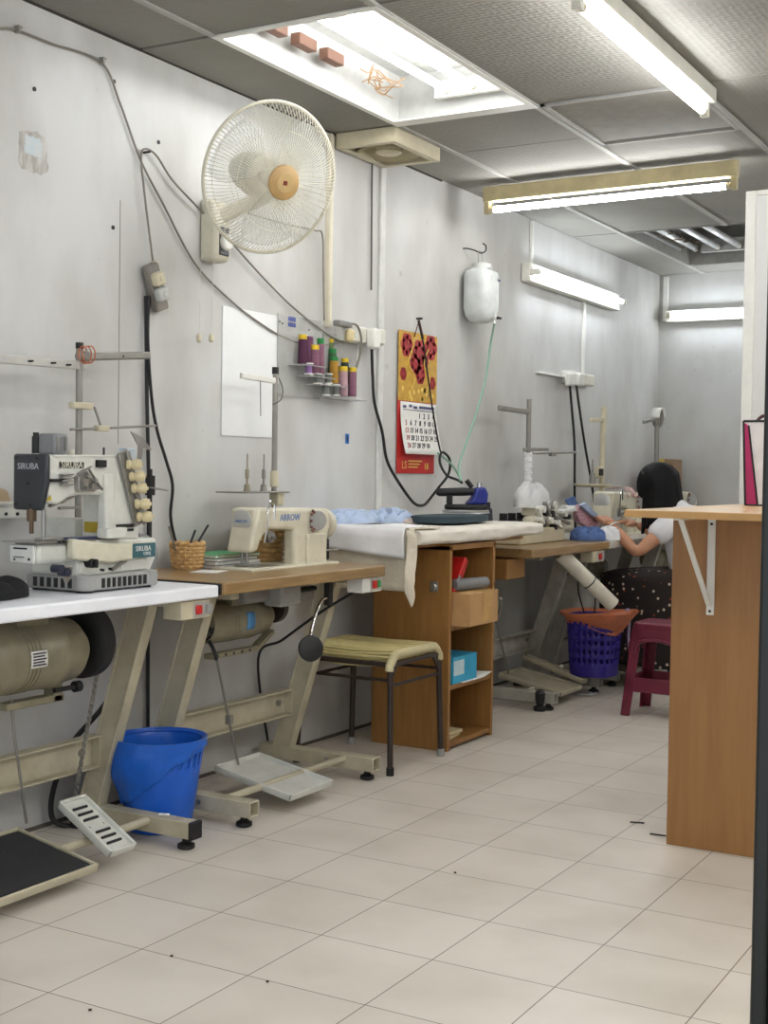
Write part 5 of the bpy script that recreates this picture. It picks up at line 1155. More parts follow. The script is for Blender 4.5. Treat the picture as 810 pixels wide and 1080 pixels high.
MB().cyl((X-.085, ybR+.05, .86), (X-.085, ybR+.085, .86), .065, n=28).build('hand_wheel', mat('grey_wheel', (140, 142, 140), .4), r)
# stand of the white table: pole with two long arms
X = -2.78
p0, p1 = onX(83, 478, X), onX(84.5, 372, X)
r = thing('thread_stand', 'tall grey thread stand with two long arms behind the charcoal plated machine', 'thread stand', (X, p0.y, T))
MB().cyl((X, p0.y, T), (X, p0.y, p1.z+.012), .0105).build('pole', DULLSTEEL, r)
MB().cyl((X, p0.y, T), (X, p0.y, T+.01), .035).build('foot', DULLSTEEL, r)
MB().cyl((X, p0.y, p1.z+.012), (X, p0.y, p1.z+.03), .012).build('cap', BLACK, r)
a, b = onX(-40, 375, X), onX(90, 387, X); g = MB().bar((X, a.y, a.z+.0), (X, b.y, b.z+.003), .016, .026); g.build('arm', mat('pale_grey_paint', (196, 194, 188), .4), r, bevel=.004)
a, b = onX(86, 376.5, X), onX(154, 375, X); MB().bar((X+.012, a.y, a.z), (X+.012, b.y, b.z), .022, .024).build('arm', DULLSTEEL, r, bevel=.006)
MB().cyl((X-.015, p0.y+.01, p1.z-.01), (X+.025, p0.y+.01, p1.z-.01), .016).build('clamp', DULLSTEEL, r, bevel=.003)
MB().tube([(X+.016+.0012*k, p0.y-.006+.024*math.cos(k*.5), p1.z-.008+.026*math.sin(k*.5)) for k in range(30)], .0022, 5).build('copper_wire', mat('copper_wire', (190, 112, 76), .4, .5), r)
g = MB()
for a_, b_ in ((28, 381), (52, 383), (68, 385), (124, 376)): p = onX(a_, b_, X); g.cyl((X+.0, p.y, p.z), (X+.026, p.y, p.z), .003, n=8)
g.build('eyelets', BLACK, r)
a = onX(84, 428, X); MB().cbox((X+.006, a.y+.0, a.z), (.024, .085, .020)).build('clamp', CREAM_PL, r, bevel=.003)
a, b, c = onX(97, 429, X), onX(102, 452, X), onX(159, 449, X); d = onX(69, 453, X); MB().cyl((X+.01, a.y, a.z), (X+.02, b.y, b.z), .004).cyl((X+.02, d.y, d.z), (X+.02, c.y, c.z), .004).build('guide_rod', DULLSTEEL, r)
MB().cbox((X+.02, b.y, b.z), (.022, .05, .018)).build('clamp', CREAM_PL, r, bevel=.003)
# black cloth on the white table
crumple('black_cloth', 'black crumpled cloth on the white table beside the machine base', (-2.63, 2.42, T), (.22, .36, .09), mat('black_cloth', (20, 20, 22), .95), 5, cat='cloth', amp=.5, freq=3)

# ---- lockstitch machines (one built, then copied)
def lockstitch(label):
    X0, Y0 = -2.65, 3.58
    o = thing('lockstitch_machine', label, 'sewing machine', (X0, Y0, .780))
    XF = -2.60
    y = lambda px, py: onX(px, py, XF).y
    bd = MB().box((-2.735, 3.585, .778), (-2.565, 4.14, .789)).build('bed_plate', CREAM, o, bevel=.004)
    MB().box((-2.70, 3.66, .789), (-2.60, 3.80, .7905)).build('slide_plate', STEEL, bd)
    yk = onX(310, 575, XF).y; dk = XF-onY(298.5, 575, yk).x
    g = MB(); px_prism(g, [(273, 535.5), (340, 536), (347, 540), (349, 549), (348, 560), (310, 560), (304, 558.5), (284, 558), (278, 566), (270, 583), (264, 583)], XF, .105)
    px_prism(g, [(310, 552), (348, 552), (346, 568), (345, 600), (310, 600)], XF-.0005, dk)
    g.build('arm', CREAM, o, bevel=.012, seg=3)
    px = MB(); px_prism(px, [(325, 563), (344, 562), (345, 598), (325, 599)], XF+.012, .03); px.build('side_cover', CREAM, o, bevel=.005)
    yl = onX(273, 550, XF).y; zt_ = onX(273, 535.5, XF).z; zb_ = onX(262, 583, XF).z
    g = MB().prism([(-2.706, zt_-.004), (-2.607, zt_-.004), (-2.607, zb_+.045), (-2.625, zb_+.0), (-2.700, zb_+.0)], 1, yl-.018, yl+.03)
    fp_ = g.build('face_plate', CREAM, o, bevel=.010, seg=3)
    cz = zt_-.048
    MB().lathe([(.040, 0), (.040, .002), (.036, .004), (0, .004)], (-2.658, yl-.018, cz), (0,-1,0), 28).build('face_badge', mat('silver_badge', (204, 204, 200), .3, .5), fp_)
    g = MB()
    for x, z in ((-2.690, zb_+.06), (-2.64, zb_+.05), (-2.67, zb_+.018), (-2.63, zb_+.085)): g.cyl((x, yl-.021, z), (x, yl-.016, z), .005, n=10)
    g.build('face_screws', BLACK, fp_)
    g = MB().cyl((-2.655, yl+.01, zb_), (-2.655, yl+.01, .80), .007).cyl((-2.655, yl+.01, .80), (-2.655, yl+.01, .789), .003); g.build('needle_bar', STEEL, o)
    MB().cyl((-2.675, yl+.01, zb_), (-2.675, yl+.01, .80), .006).box((-2.69, yl-.015, .790), (-2.635, yl+.03, .797)).build('presser_foot', STEEL, o, bevel=.002)
    MB().tube(curve([(XF+.010, yl+.02, zb_+.03), (XF+.018, yl+.025, zb_+.09), (XF+.018, yl+.03, zt_-.01), (XF+.012, yl+.05, zt_+.022), (XF+.012, yl+.075, zt_+.01), (XF+.014, yl+.07, zb_+.11)]), .0035, 6).build('take_up_guard', CHROME, o)
    MB().lathe([(.012, 0), (.022, .002), (.022, .006), (.012, .008), (.020, .012), (.020, .016), (.008, .018), (.008, .03), (0, .03)], (XF, yl+.055, zb_+.05), (1,0,0), 20).build('tension_discs', STEEL, o)
    p = onX(337, 549, XF+.02)
    MB().lathe([(.012, 0), (.012, .02), (.034, .021), (.036, .03), (.034, .034), (0, .035)], (XF-.01, p.y+.01, p.z), (.85, -.5, 0), 28).build('bobbin_winder_disc', PLASTIC_GREY, o)
    g = MB()
    for k in range(7): a_ = R(60+k*40); g.ball((XF+.012, p.y-.03+.012*math.cos(a_), p.z+.036*math.sin(a_)), .006, 8, 6)
    g.build('winder_parts', mat('brown_winder', (126, 84, 74), .5), o)
    ye = onX(348, 575, XF).y
    g = MB().lathe([(.0, 0), (.044, 0), (.056, .006), (.058, .028), (.052, .042), (.03, .05), (0, .05)], (-2.652, ye+.004, .925), (0,1,0), 32); g.build('hand_wheel', CREAM, o)
    MB().box((-2.70, ye-.012, .792), (-2.608, ye+.012, .872)).build('belt_guard', BLACK, o, bevel=.006)
    p = onX(349, 580, XF); MB().bar((XF, p.y-.055, p.z), (XF+.012, p.y+.03, p.z+.001), .012, .006).build('reverse_lever', STEEL, o, bevel=.002)
    p = onX(336, 588, XF); MB().box((XF, p.y-.03, p.z-.02), (XF+.0015, p.y+.012, p.z+.018)).build('data_plate', mat('worn_label', (188, 186, 176), .5), o)
    # stand plate with pins sits on the arm rear, as part of the machine top
    return o, yl, zt_, cz, XF
m2, yl, zt_, cz, XF = lockstitch('cream industrial lockstitch machine with blue lettering on the brown table')
m4 = dup(m2, (-2.63, 6.985, .782), 0, 'cream lockstitch machine in front of the seated person', 1.17)
m5 = dup(m2, (-2.64, 8.02, .782), 0, 'cream machine on the last table, half hidden by the black hair', 1.17)
text(m2, 'lettering', 'ARROW', .034, (XF+.0006, onX(306, 546, XF).y, onX(306, 546, XF).z), 'x', BLUEINK)
text([c for c in m2.children if c.name.startswith('face_plate')][0], 'lettering', 'ARROW', .014, (-2.658, yl-.0226, cz), '-y', BLUEINK)
for m_, lb in ((m4, 'red patterned ribbons draped over the machine in front of the person'),):
    g = MB()
    for k in range(4):
        y = 6.985+.30+.05*k; g.grid(lambda u, v, y=y, k=k: Vector((-2.565-.13*u+.004, y+.03*v+.02*math.sin(u*4+k), 1.045+.012*math.sin(math.pi*u)-(.05*max(0, .25-u)*4))), 8, 2)
    single('ribbons', lb, 'ribbon', g, mat('red_white_ribbon', (176, 96, 92), .8, var=.3, scale=60, rgb2=(214, 206, 200)), solid=.002)
# thread stand of the brown table
X = -2.80
p = onX(289, 515, X); tp = onX(290, 393, X)
r = thing('thread_stand', 'grey thread stand with one arm and two spool pins behind the lettered cream machine', 'thread stand', (X, p.y, .78))
MB().cyl((X, p.y, .78), (X, p.y, tp.z), .0105).build('pole', DULLSTEEL, r)
MB().cyl((X, p.y, .78), (X, p.y, .79), .03).build('foot', DULLSTEEL, r)
MB().cyl((X, p.y, tp.z-.005), (X, p.y, tp.z+.02), .013).build('cap', BLACK, r)
a = onX(254, 396, X); b = onX(291, 402, X); MB().bar((X, a.y, a.z), (X, b.y+.01, b.z), .014, .022).build('arm', WHITE_PL, r, bevel=.004)
MB().cyl((X, p.y, 1.06), (X, p.y, 1.12), .016).build('joint', CREAM_PL, r, bevel=.003)
MB().tube(curve([(X+.01, p.y+.008, tp.z-.02), (X+.02, p.y+.02, tp.z-.06), (X+.015, p.y+.015, tp.z-.10), (X+.01, p.y-.03, tp.z-.12)]), .0018, 5).tube([(X+.004, a.y+.115, a.z-.01), (X+.004, a.y+.12, a.z-.14)], .0014, 5).build('thread_wire', BLACK, r)
zpl = onX(270, 519, X+.02).z
g = MB(); y0, y1 = onX(244, 519, X+.03).y, onX(294, 519, X+.03).y; g.box((X-.04, y0, zpl-.003), (X+.08, y1, zpl+.003)); g.build('spool_tray', DULLSTEEL, r, bevel=.002)
for pxx in (260.5, 278):
    q = onX(pxx, 519, X+.03); MB().lathe([(.013, 0), (.010, .024), (.004, .027), (.004, .045), (.007, .048), (.007, .078), (.0025, .082), (.0025, .135), (0, .135)], (X+.03, q.y, zpl+.003), n=12).build('spool_pin', DULLSTEEL if pxx > 270 else mat('worn_pin', (150, 140, 116), .5), r)
MB().box((X+.02, p.y-.06, zt_), (X+.06, p.y-.02, zpl)).build('tray_bracket', CREAM_PL, r, bevel=.004)

# ---- baskets, pens, notebooks on the brown table
def wicker_basket(label, c, rt, rb, h):
    o = thing('wicker_basket', label, 'basket', c); g = MB(); K = 24; rowsn = 7
    for j in range(rowsn):
        v = (j+.5)/rowsn; q = rb+(rt-rb)*v
        g.tube([(c[0]+(q+.0042*(1 if (i+j) % 2 else -1))*math.cos(2*math.pi*i/K), c[1]+(q+.0042*(1 if (i+j) % 2 else -1))*math.sin(2*math.pi*i/K), c[2]+.004+h*v) for i in range(K)], h/rowsn*.50, 6, closed=True)
    g.build('weave', WICKER, o)
    g = MB()
    for i in range(0, K, 2): a_ = 2*math.pi*i/K; g.cyl((c[0]+rb*math.cos(a_), c[1]+rb*math.sin(a_), c[2]), (c[0]+rt*math.cos(a_), c[1]+rt*math.sin(a_), c[2]+h), .0028, n=6)
    g.lathe([(rb, 0), (rb, .004)], c, n=K); g.build('stakes', WICKER, o)
    g = MB(); g.tube([(c[0]+rt*math.cos(2*math.pi*i/48), c[1]+rt*math.sin(2*math.pi*i/48), c[2]+h+.003*math.sin(i*math.pi/2)) for i in range(48)], .0055, 6, closed=True); g.build('rim', WICKER, o)
    return o
wb = (-2.815, 3.555, .7805)
wicker_basket('small wicker basket holding pens at the left of the brown table', wb, .056, .046, .088)
for i, (dx, dy, ln) in enumerate(((.03, .10, .15), (.0, .075, .13), (.02, -.09, .15))):
    b_ = Vector((wb[0]-.015, wb[1]-.01*i, wb[2]+.01)); single('pen', ['longest dark pen leaning out of the small wicker basket', 'shorter dark pen leaning in the small wicker basket', 'thin pale spectacle arm poking out of the small wicker basket'][i], 'pen', MB().cyl(b_, b_+Vector((dx, dy*.95, ln*.92)), .0038, n=10), BLACK if i < 2 else DULLSTEEL)
bk = Vector((-2.80, 3.73, .7805))
for i, (h, m, lb, w_, l_, rz) in enumerate(((.014, mat('grey_cover', (150, 152, 156), .6), 'grey notebook at the bottom of the pile beside the wicker basket', .17, .25, .03), (.010, PAPER, 'white notebook second from the bottom of the pile', .165, .24, -.06), (.012, mat('dark_grey_cover', (92, 96, 102), .6), 'dark grey notebook third up in the pile', .165, .245, .04), (.010, mat('green_cover', (96, 190, 130), .5), 'green spiral notebook on top of the pile', .17, .25, -.02))):
    o = thing('notebook', lb, 'notebook', tuple(bk)); rot = Matrix.Rotation(rz, 3, 'Z')
    MB().cbox(bk+Vector((0, 0, h/2)), (w_, l_, h*.7), rot).build('pages', PAPER, o); 
    MB().cbox(bk+Vector((0, 0, h*.92)), (w_+.004, l_+.004, h*.14), rot).cbox(bk+Vector((0, 0, h*.08)), (w_+.004, l_+.004, h*.14), rot).build('cover', m, o)
    if i == 3:
        g = MB()
        for k in range(26):
            c = bk+rot @ Vector((w_/2, -l_/2+.01+k*(l_-.02)/25, h/2)); g.tube([c+Vector((.0055*math.cos(t), 0, .0075*math.sin(t))) for t in [j*math.pi/4 for j in range(8)]], .001, 4, closed=True)
        g.build('spiral_binding', mat('brass_wire', (170, 150, 96), .4, .6), o)
    bk = bk+Vector((random.uniform(-.006, .006), random.uniform(-.008, .008), h+.0008))
wq = onX(270, 580, -2.825); wicker_basket('larger wicker basket standing behind the lettered cream machine', (-2.825, wq.y+.02, .7805), .092, .078, .125)
single('folded_paper', 'white paper lying on the brown table in front of the notebooks', 'paper', MB().cbox((-2.68, 3.50, .7815), (.09, .12, .002), Matrix.Rotation(.3, 3, 'Z')), PAPER)

# ---- overlock machine on the far table
X = -2.56; Tz = .782
r = thing('overlock_machine', 'grey white overlock machine with exposed levers on the far brown table', 'sewing machine', (-2.63, 6.05, Tz))
ya, yb_ = 5.76, 6.33
MB().box((-2.76, ya, Tz), (X, yb_, Tz+.075)).build('base_box', CREAM_PL, r, bevel=.008)
g = MB(); px_prism(g, [(562, 560), (562, 546), (572, 541), (580, 540), (590, 543), (598, 546), (606, 548), (606, 560)], X-.03, .06); g.build('body', CREAM, r, bevel=.012)
g = MB(); px_prism(g, [(566, 544), (568, 533), (575, 530), (583, 531), (588, 535), (588, 543)], X-.035, .09); g.build('head', CREAM, r, bevel=.010)
for a_, b_, c_, d_, w_ in ((574, 530, 580, 545, .02), (582, 528, 578, 540, .015), (567, 535, 573, 552, .02), (590, 540, 606, 537, .03), (586, 545, 600, 552, .02), (578, 546, 592, 556, .018)):
    p, q = onX(a_, b_, X), onX(c_, d_, X); MB().bar(p, q, w_, .016).build('lever', random.choice([STEEL, DULLSTEEL, WHITE_PL]), r, bevel=.003)
g = MB()
for a_, b_, q_ in ((572, 537, .018), (584, 533, .02), (580, 549, .016), (595, 541, .02), (588, 551, .014), (570, 548, .012)): p = onX(a_, b_, X); g.cyl((X-.03, p.y, p.z), (X+.015, p.y, p.z), q_, n=16)
g.build('tension_dials', WHITE_PL, r)
g = MB()
for a_, b_, q_ in ((576, 541, .016), (583, 542, .018), (591, 548, .016), (574, 552, .018), (600, 545, .014), (586, 556, .014)): p = onX(a_, b_, X); MB().cyl((X-.03, p.y, p.z), (X+.006, p.y, p.z), q_, n=12).build('dark_gap_disc', BLACK, r)  # black discs put in for the shade in gaps between the parts
g = MB(); p = onX(603, 538, X-.05); g.cyl((X-.05, p.y-.12, p.z), (X-.05, p.y+.02, p.z), .028, n=20).build('hand_wheel', WHITE_PL, r, bevel=.004)
crumple('plastic_wrap', 'white plastic wrapping draped over the top of the overlock machine', (-2.66, 6.12, .955), (.17, .25, .125), mat('translucent_wrap', (226, 226, 226), .3, alpha=.9), 37, cat='wrap', amp=1.1, freq=3)
# thread stand of the overlock table
X = -2.78
p = onX(556, 536, X); tp = onX(557, 421, X)
r = thing('thread_stand', 'metal thread stand with cloth wrapped pole behind the overlock machine', 'thread stand', (X, p.y, Tz))
MB().cyl((X, p.y, Tz), (X, p.y, tp.z), .013).build('pole', DULLSTEEL, r); MB().cyl((X, p.y, Tz), (X, p.y, Tz+.012), .05).build('foot', DULLSTEEL, r)
a, b = onX(526, 430, X), onX(559, 434.5, X); MB().bar((X, a.y, a.z), (X, b.y, b.z), .018, .028).build('arm', DULLSTEEL, r, bevel=.005)
a, b = onX(552, 474, X), onX(578, 474, X); MB().bar((X, a.y, a.z), (X, b.y, b.z), .012, .018).build('arm', DULLSTEEL, r, bevel=.003)
a, b = onX(558, 478, X), onX(604, 477, X); MB().cyl((X+.02, a.y, a.z), (X+.02, b.y, b.z), .006).cbox((X+.02, onX(579, 479, X).y, onX(579, 479, X).z), (.02, .06, .022)).build('guide_rod', DULLSTEEL, r)
a, b = onX(556, 478, X), onX(556, 509, X); g = MB(); n_ = 14
for k in range(n_): z = b.z+(a.z-b.z)*(k+.5)/n_; g.lathe([(.019, -.007), (.024, 0), (.019, .007)], (X+.002*math.sin(k*2), p.y, z), n=14)
g.build('cloth_wrap', WHITE_CLOTH, r)
g = MB(); g.box((X-.06, p.y-.42, Tz+.03), (X+.06, p.y+.12, Tz+.036)); g.build('spool_tray', DULLSTEEL, r)
for px_, m, lb in ((531, BLKTH, 'small black cone, first left behind the ironing board end'), (540, BLKTH, 'middle black cone behind the ironing board end'), (549, mat('dark_green_thread', (58, 70, 58), .7), 'dark green cone nearest the wrapped pole')):
    q = onX(px_, 541, X+.01); cone(lb, (X+.01, q.y, Tz+.0365), .034, .105, m, BLACK)
# thread stand of the person's table
X = -2.76
p, tp = onX(634, 530, X), onX(637, 429, X)
r = thing('thread_stand', 'cream leaning thread stand with spool plate behind the person\'s machine', 'thread stand', (X, p.y, Tz))
MB().cyl((X, p.y-.01, Tz), (X, tp.y, tp.z), .016).build('pole', CREAM_PL, r); MB().cyl((X, p.y-.01, Tz), (X, p.y-.01, Tz+.012), .05).build('foot', CREAM_PL, r)
a, b = onX(623, 443, X), onX(639, 443, X); MB().bar((X, a.y, a.z), (X, b.y, b.z), .02, .026).build('arm', CREAM_PL, r, bevel=.005)
a = onX(632, 498, X); MB().cbox((X, a.y, a.z), (.04, .07, .07)).build('joint', CREAM_PL, r, bevel=.01); MB().box((X+.02, a.y-.06, a.z-.02), (X+.03, a.y-.01, a.z+.02)).build('clip', BLACK, r)
a, b = onX(612, 512, X), onX(634, 512, X); MB().lathe([(.0, 0), (.085, 0), (.11, .012), (.11, .02), (0, .02)], (X+.01, (a.y+b.y)/2+.0, a.z-.01), n=28).build('spool_plate', CREAM_PL, r)
q = onX(623, 510, X); MB().lathe([(.02, 0), (.016, .06), (.006, .065), (.004, .14), (0, .14)], (X+.01, q.y, q.z), n=12).build('spool_pin', DULLSTEEL, r)
X = -2.70
p, tp = onX(693, 492, X), onX(693, 441, X)
r = thing('thread_stand', 'thin grey thread stand with round white cap rising above the black hair', 'thread stand', (X, p.y, Tz))
MB().cyl((X, p.y, Tz), (X, tp.y, tp.z), .015).build('pole', DULLSTEEL, r); MB().cyl((X, p.y, Tz), (X, p.y, Tz+.012), .05).build('foot', DULLSTEEL, r)
a, b = onX(679, 445, X), onX(691, 442, X); MB().bar((X, a.y, a.z), (X, b.y, b.z), .02, .022).build('arm', DULLSTEEL, r, bevel=.004)
MB().rings([((X-.02, tp.y+.02, tp.z+.0), .055), ((X+.02, tp.y+.02, tp.z), .055)], 28, cap=False).build('ring', DULLSTEEL, r, solid=.006)
g = MB(); g.grid(lambda u, v: Vector((X-.03+.06*v, tp.y+.02+.062*math.cos(R(10+170*u)), tp.z+.062*math.sin(R(10+170*u)))), 16, 2); g.build('white_cap', WHITE_PL, r, solid=.012)
# cartons at the end wall
for a_, b_, h0, w_, lb, m, Y in ((693, 710, 484, .2, 'brown carton standing at the end wall behind the thin thread stand', mat('brown_carton', (150, 124, 98), .8), 8.6), (681, 692, 492, .2, 'small orange brown carton at the far corner beside the thread stand', mat('orange_carton', (160, 112, 72), .8), 8.35)):
    pl_, pr_ = onY(a_, h0, Y), onY(b_, h0, Y)
    o = thing('carton', lb, 'box', ((pl_.x+pr_.x)/2, Y+.1, .782)); MB().box((pl_.x, Y, .7825), (pr_.x, Y+.2, pl_.z)).build('carton_body', m, o, bevel=.003)
    MB().box((pl_.x+.01, Y-.001, pl_.z-.05), (pl_.x+.05, Y+.201, pl_.z+.001)).build('tape', mat('yellow_tape', (200, 176, 84), .4), o)
# garments being sewn
crumple('garment', 'crumpled blue cotton garment beside the overlock machine under the hands', (-2.50, 6.50, .783), (.17, .24, .085), DENIM, 41, amp=.8, freq=6)
crumple('garment', 'crumpled white cloth at the wrist of the seated person', (-2.42, 6.60, .783), (.12, .14, .085), WHITE_CLOTH, 52, amp=.8, freq=7)
def fold(name, label, pts, X, m, th=.012):
    g = MB(); P_ = onXs(pts, X); g.prism(P_, 0, X-th, X); return single(name, label, 'garment', g, m, bevel=.003)

# ================================================================== PERSON
def skin_mesh(verts, edges, radii, root_i, sub=1):
    me = bpy.data.meshes.new('tmp_skin'); me.from_pydata([tuple(v) for v in verts], edges, []); o = bpy.data.objects.new('tmp_skin', me); COL.objects.link(o)
    o.modifiers.new('skin', 'SKIN')
    if not me.skin_vertices: me.attributes.new('skin', 'FLOAT', 'POINT')
    for i, s in enumerate(me.skin_vertices[0].data): s.radius = radii[i] if hasattr(radii[i], '__len__') else (radii[i], radii[i]); s.use_root = (i == root_i)
    m = o.modifiers.new('sub', 'SUBSURF'); m.levels = m.render_levels = sub
    bpy.context.view_layer.update(); r_ = bpy.data.meshes.new_from_object(o.evaluated_get(bpy.context.evaluated_depsgraph_get())); bpy.data.objects.remove(o); return r_
def fuse(meshes, voxel, smooth=4):
    bm = bmesh.new()
    for m in meshes: bm.from_mesh(m)
    me = bpy.data.meshes.new('tmp_fuse'); bm.to_mesh(me); bm.free(); o = bpy.data.objects.new('tmp_fuse', me); COL.objects.link(o)
    q = o.modifiers.new('r', 'REMESH'); q.mode = 'VOXEL'; q.voxel_size = voxel; q.use_smooth_shade = True
    s = o.modifiers.new('s', 'SMOOTH'); s.iterations = smooth; s.factor = .5
    bpy.context.view_layer.update(); r_ = bpy.data.meshes.new_from_object(o.evaluated_get(bpy.context.evaluated_depsgraph_get())); bpy.data.objects.remove(o); return r_
def mb_mesh(mb):
    me = bpy.data.meshes.new('tmp_mb'); me.from_pydata([tuple(v) for v in mb.v], [], mb.f); me.update()
    bm = bmesh.new(); bm.from_mesh(me); bmesh.ops.recalc_face_normals(bm, faces=bm.faces); bm.to_mesh(me); bm.free(); return me
def chain(paths, sub=1):
    """paths: list of lists of (point, radius); first path holds the root, later ones start at an index (path, i)"""
    V, E, Rr, idx = [], [], [], {}
    for pi, (start, pts) in enumerate(paths):
        prev = idx[start] if start is not None else None
        for i, (p, rad) in enumerate(pts):
            V.append(Vector(p)); Rr.append(rad); k = len(V)-1; idx[(pi, i)] = k
            if prev is not None: E.append((prev, k))
            prev = k
    return skin_mesh(V, E, Rr, 0, sub)
ROOT = Vector((-2.05, 6.95, .43))
person = thing('person', 'seated person with black hair, white top and dark patterned skirt sewing at far table', 'person', tuple(ROOT))
def add_mesh(name, me, m, root):
    for v in me.vertices: v.co -= ROOT
    me.materials.clear(); me.materials.append(m); me.name = name
    for p in me.polygons: p.use_smooth = True; p.material_index = 0
    o = bpy.data.objects.new(name, me); COL.objects.link(o); o.parent = root; return o
pel, ab, ch_, nk, nk2 = (-2.03, 6.95, .53), (-2.05, 6.95, .68), (-2.10, 6.95, .84), (-2.165, 6.95, .945), (-2.205, 6.95, 1.0)
shL, elL, wrL, haL = (-2.13, 6.79, .895), (-2.275, 6.625, .715), (-2.455, 6.69, .868), (-2.515, 6.745, .892)
shR, elR, wrR, haR = (-2.13, 7.11, .895), (-2.29, 7.26, .74), (-2.455, 7.14, .85), (-2.515, 7.09, .862)
kL, aL, tL = (-2.47, 6.82, .50), (-2.52, 6.80, .10), (-2.66, 6.79, .05)
kR, aR, tR = (-2.47, 7.08, .50), (-2.50, 7.09, .10), (-2.64, 7.10, .05)
body = chain([(None, [(pel, .125), (ab, .11), (ch_, .115), (nk, .06), (nk2, .048), ((-2.235, 6.95, 1.05), .06)]),
    ((0, 2), [(shL, .052), ((-2.20, 6.71, .805), .044), (elL, .036), ((-2.36, 6.655, .79), .033), (wrL, .024)]),
    ((0, 2), [(shR, .052), ((-2.21, 7.185, .818), .044), (elR, .036), ((-2.37, 7.20, .80), .033), (wrR, .024)]),
    ((0, 0), [((-2.08, 6.86, .52), .10), ((-2.30, 6.83, .52), .082), (kL, .062), ((-2.50, 6.81, .32), .052), (aL, .036), (tL, .032)]),
    ((0, 0), [((-2.08, 7.04, .52), .10), ((-2.30, 7.06, .52), .082), (kR, .062), ((-2.49, 7.085, .32), .052), (aR, .036), (tR, .032)])], 2)
def hand(wr, ha, side):
    wr, ha = Vector(wr), Vector(ha); d = (ha-wr).normalized(); up_ = Vector((0, 0, 1)); lat = d.cross(up_).normalized(); dn = lat.cross(d).normalized()
    ms = [chain([(None, [(wr, .023), (wr+d*.03, .026), (wr+d*.055, .026), (ha, .022)])], 1)]
    g = MB(); c = wr+d*.05; rot = Matrix((lat, d, dn)).transposed(); g.cbox(c, (.072, .085, .026), rot); ms.append(mb_mesh(g))
    for k, (o_, L) in enumerate(((-.029, .058), (-.010, .070), (.010, .074), (.029, .066))):
        b = wr+d*.085+lat*o_; b2 = b+d*L*.42-up_*.006+lat*o_*.12; b3 = b2+d*L*.28-up_*L*.26; b4 = b3+d*L*.10-up_*L*.26
        ms.append(chain([(None, [(b-d*.03, .0095), (b, .0095), (b2, .0085), (b3, .0078), (b4, .0066)])], 1))
    s_ = side; b = wr+d*.028+lat*.030*s_; ms.append(chain([(None, [(b-lat*.015*s_, .013), (b+lat*.016*s_+d*.014, .0115), (b+lat*.024*s_+d*.042-up_*.012, .0098), (b+lat*.016*s_+d*.062-up_*.020, .0075)])], 1))
    return ms
hc = Vector((-2.262, 6.95, 1.068)); tilt = Matrix.Rotation(R(-38), 3, 'Y')
def H(x, y, z): return hc + tilt @ Vector((x, y, z))
def head_mesh():
    g = MB()
    def f(u, v):
        a_ = 2*math.pi*u; t = math.pi*(v-.5); cx_, cy_, cz_ = math.cos(t)*math.cos(a_), math.cos(t)*math.sin(a_), math.sin(t)
        x = cx_*.092; y = cy_*.073; z = cz_*.112
        if cz_ < 0: y *= 1-.34*cz_*cz_; x = x*(1-.10*cz_*cz_)-.010*cz_*cz_
        if cx_ < -.3:
            e = math.exp(-((cy_*.073-.0)/.013)**2-((z+.012)/.026)**2); x -= .020*e
            for s in (-1, 1): x += .010*math.exp(-((y-s*.031)/.016)**2-((z-.012)/.013)**2)
            x -= .006*math.exp(-(y/.022)**2-((z+.052)/.010)**2); x -= .005*math.exp(-(y/.02)**2-((z+.092)/.016)**2)
        return H(x, y, z)
    g.grid(f, 64, 48, closed_u=True)
    for s in (-1, 1): g.ball(H(.012, s*.074, -.01), (.016, .009, .028), 12, 8)
    return mb_mesh(g)
# palms are thumbs-inward: left thumb towards +y, right thumb towards -y
whole = fuse([body, head_mesh()]+hand(wrL, haL, 1)+hand(wrR, haR, -1), .0052, 3)
add_mesh('body', whole, SKIN, person)
for s in (-1, 1):
    g = MB().ball(H(-.079, s*.031, .012), .0115, 14, 10); e_ = g.build('eye', mat('eye_white', (226, 222, 216), .3), person); MB().ball(H(-.0885, s*.031, .010), .0045, 10, 8).build('iris', mat('dark_iris', (40, 26, 20), .2), e_)
g = MB(); g.tube(curve([H(-.0925, -.02, -.053), H(-.0985, 0, -.052), H(-.0925, .02, -.053)]), .0042, 8); g.build('lips', mat('lips', (168, 92, 86), .45), person)
# hair: full bob falling forward over the cheeks
g = MB()
def hair(u, v):
    a_ = 2*math.pi*u; face = max(0, math.cos(a_-math.pi)); open_ = max(0, face-.72)/.28
    st_ = .0018*math.sin(a_*53+3*v)+.006*noise.noise(Vector((math.cos(a_)*3, math.sin(a_)*3, v*2)))
    if v < .5:
        t = math.pi/2*(1-v/.5); k = math.cos(t); p = H(math.cos(a_)*k*(.116+st_), math.sin(a_)*k*(.102+st_), math.sin(t)*.130)
        return p
    t = (v-.5)/.5; L = .20*(1-open_)*(1+.10*noise.noise(Vector((math.cos(a_)*5, math.sin(a_)*5, 1))))+.0*open_; base = H(math.cos(a_)*(.116+st_), math.sin(a_)*(.102+st_), 0)
    back = max(0, math.cos(a_)); side = abs(math.sin(a_))
    p = base + Vector((.045*t*back-.004*t, math.copysign(.012*t*side, math.sin(a_)), -(L+.05*back)*t)); 
    if open_ > 0: p = H(math.cos(a_)*(.116+st_), math.sin(a_)*.102, 0).lerp(H(-.085, math.sin(a_)*.08, .055), open_)+Vector((0,0,-.0*t))
    return p
g.grid(hair, 120, 36, closed_u=True); g.build('hair', HAIR, person, solid=.016, smooth=80)
MB().tube([H(-.015, .106*math.cos(R(q_)), .129*math.sin(R(q_))+.004) for q_ in range(40, 141, 8)], .004, 8).build('hair_band', mat('grey_hair_band', (110, 112, 120), .4), person)
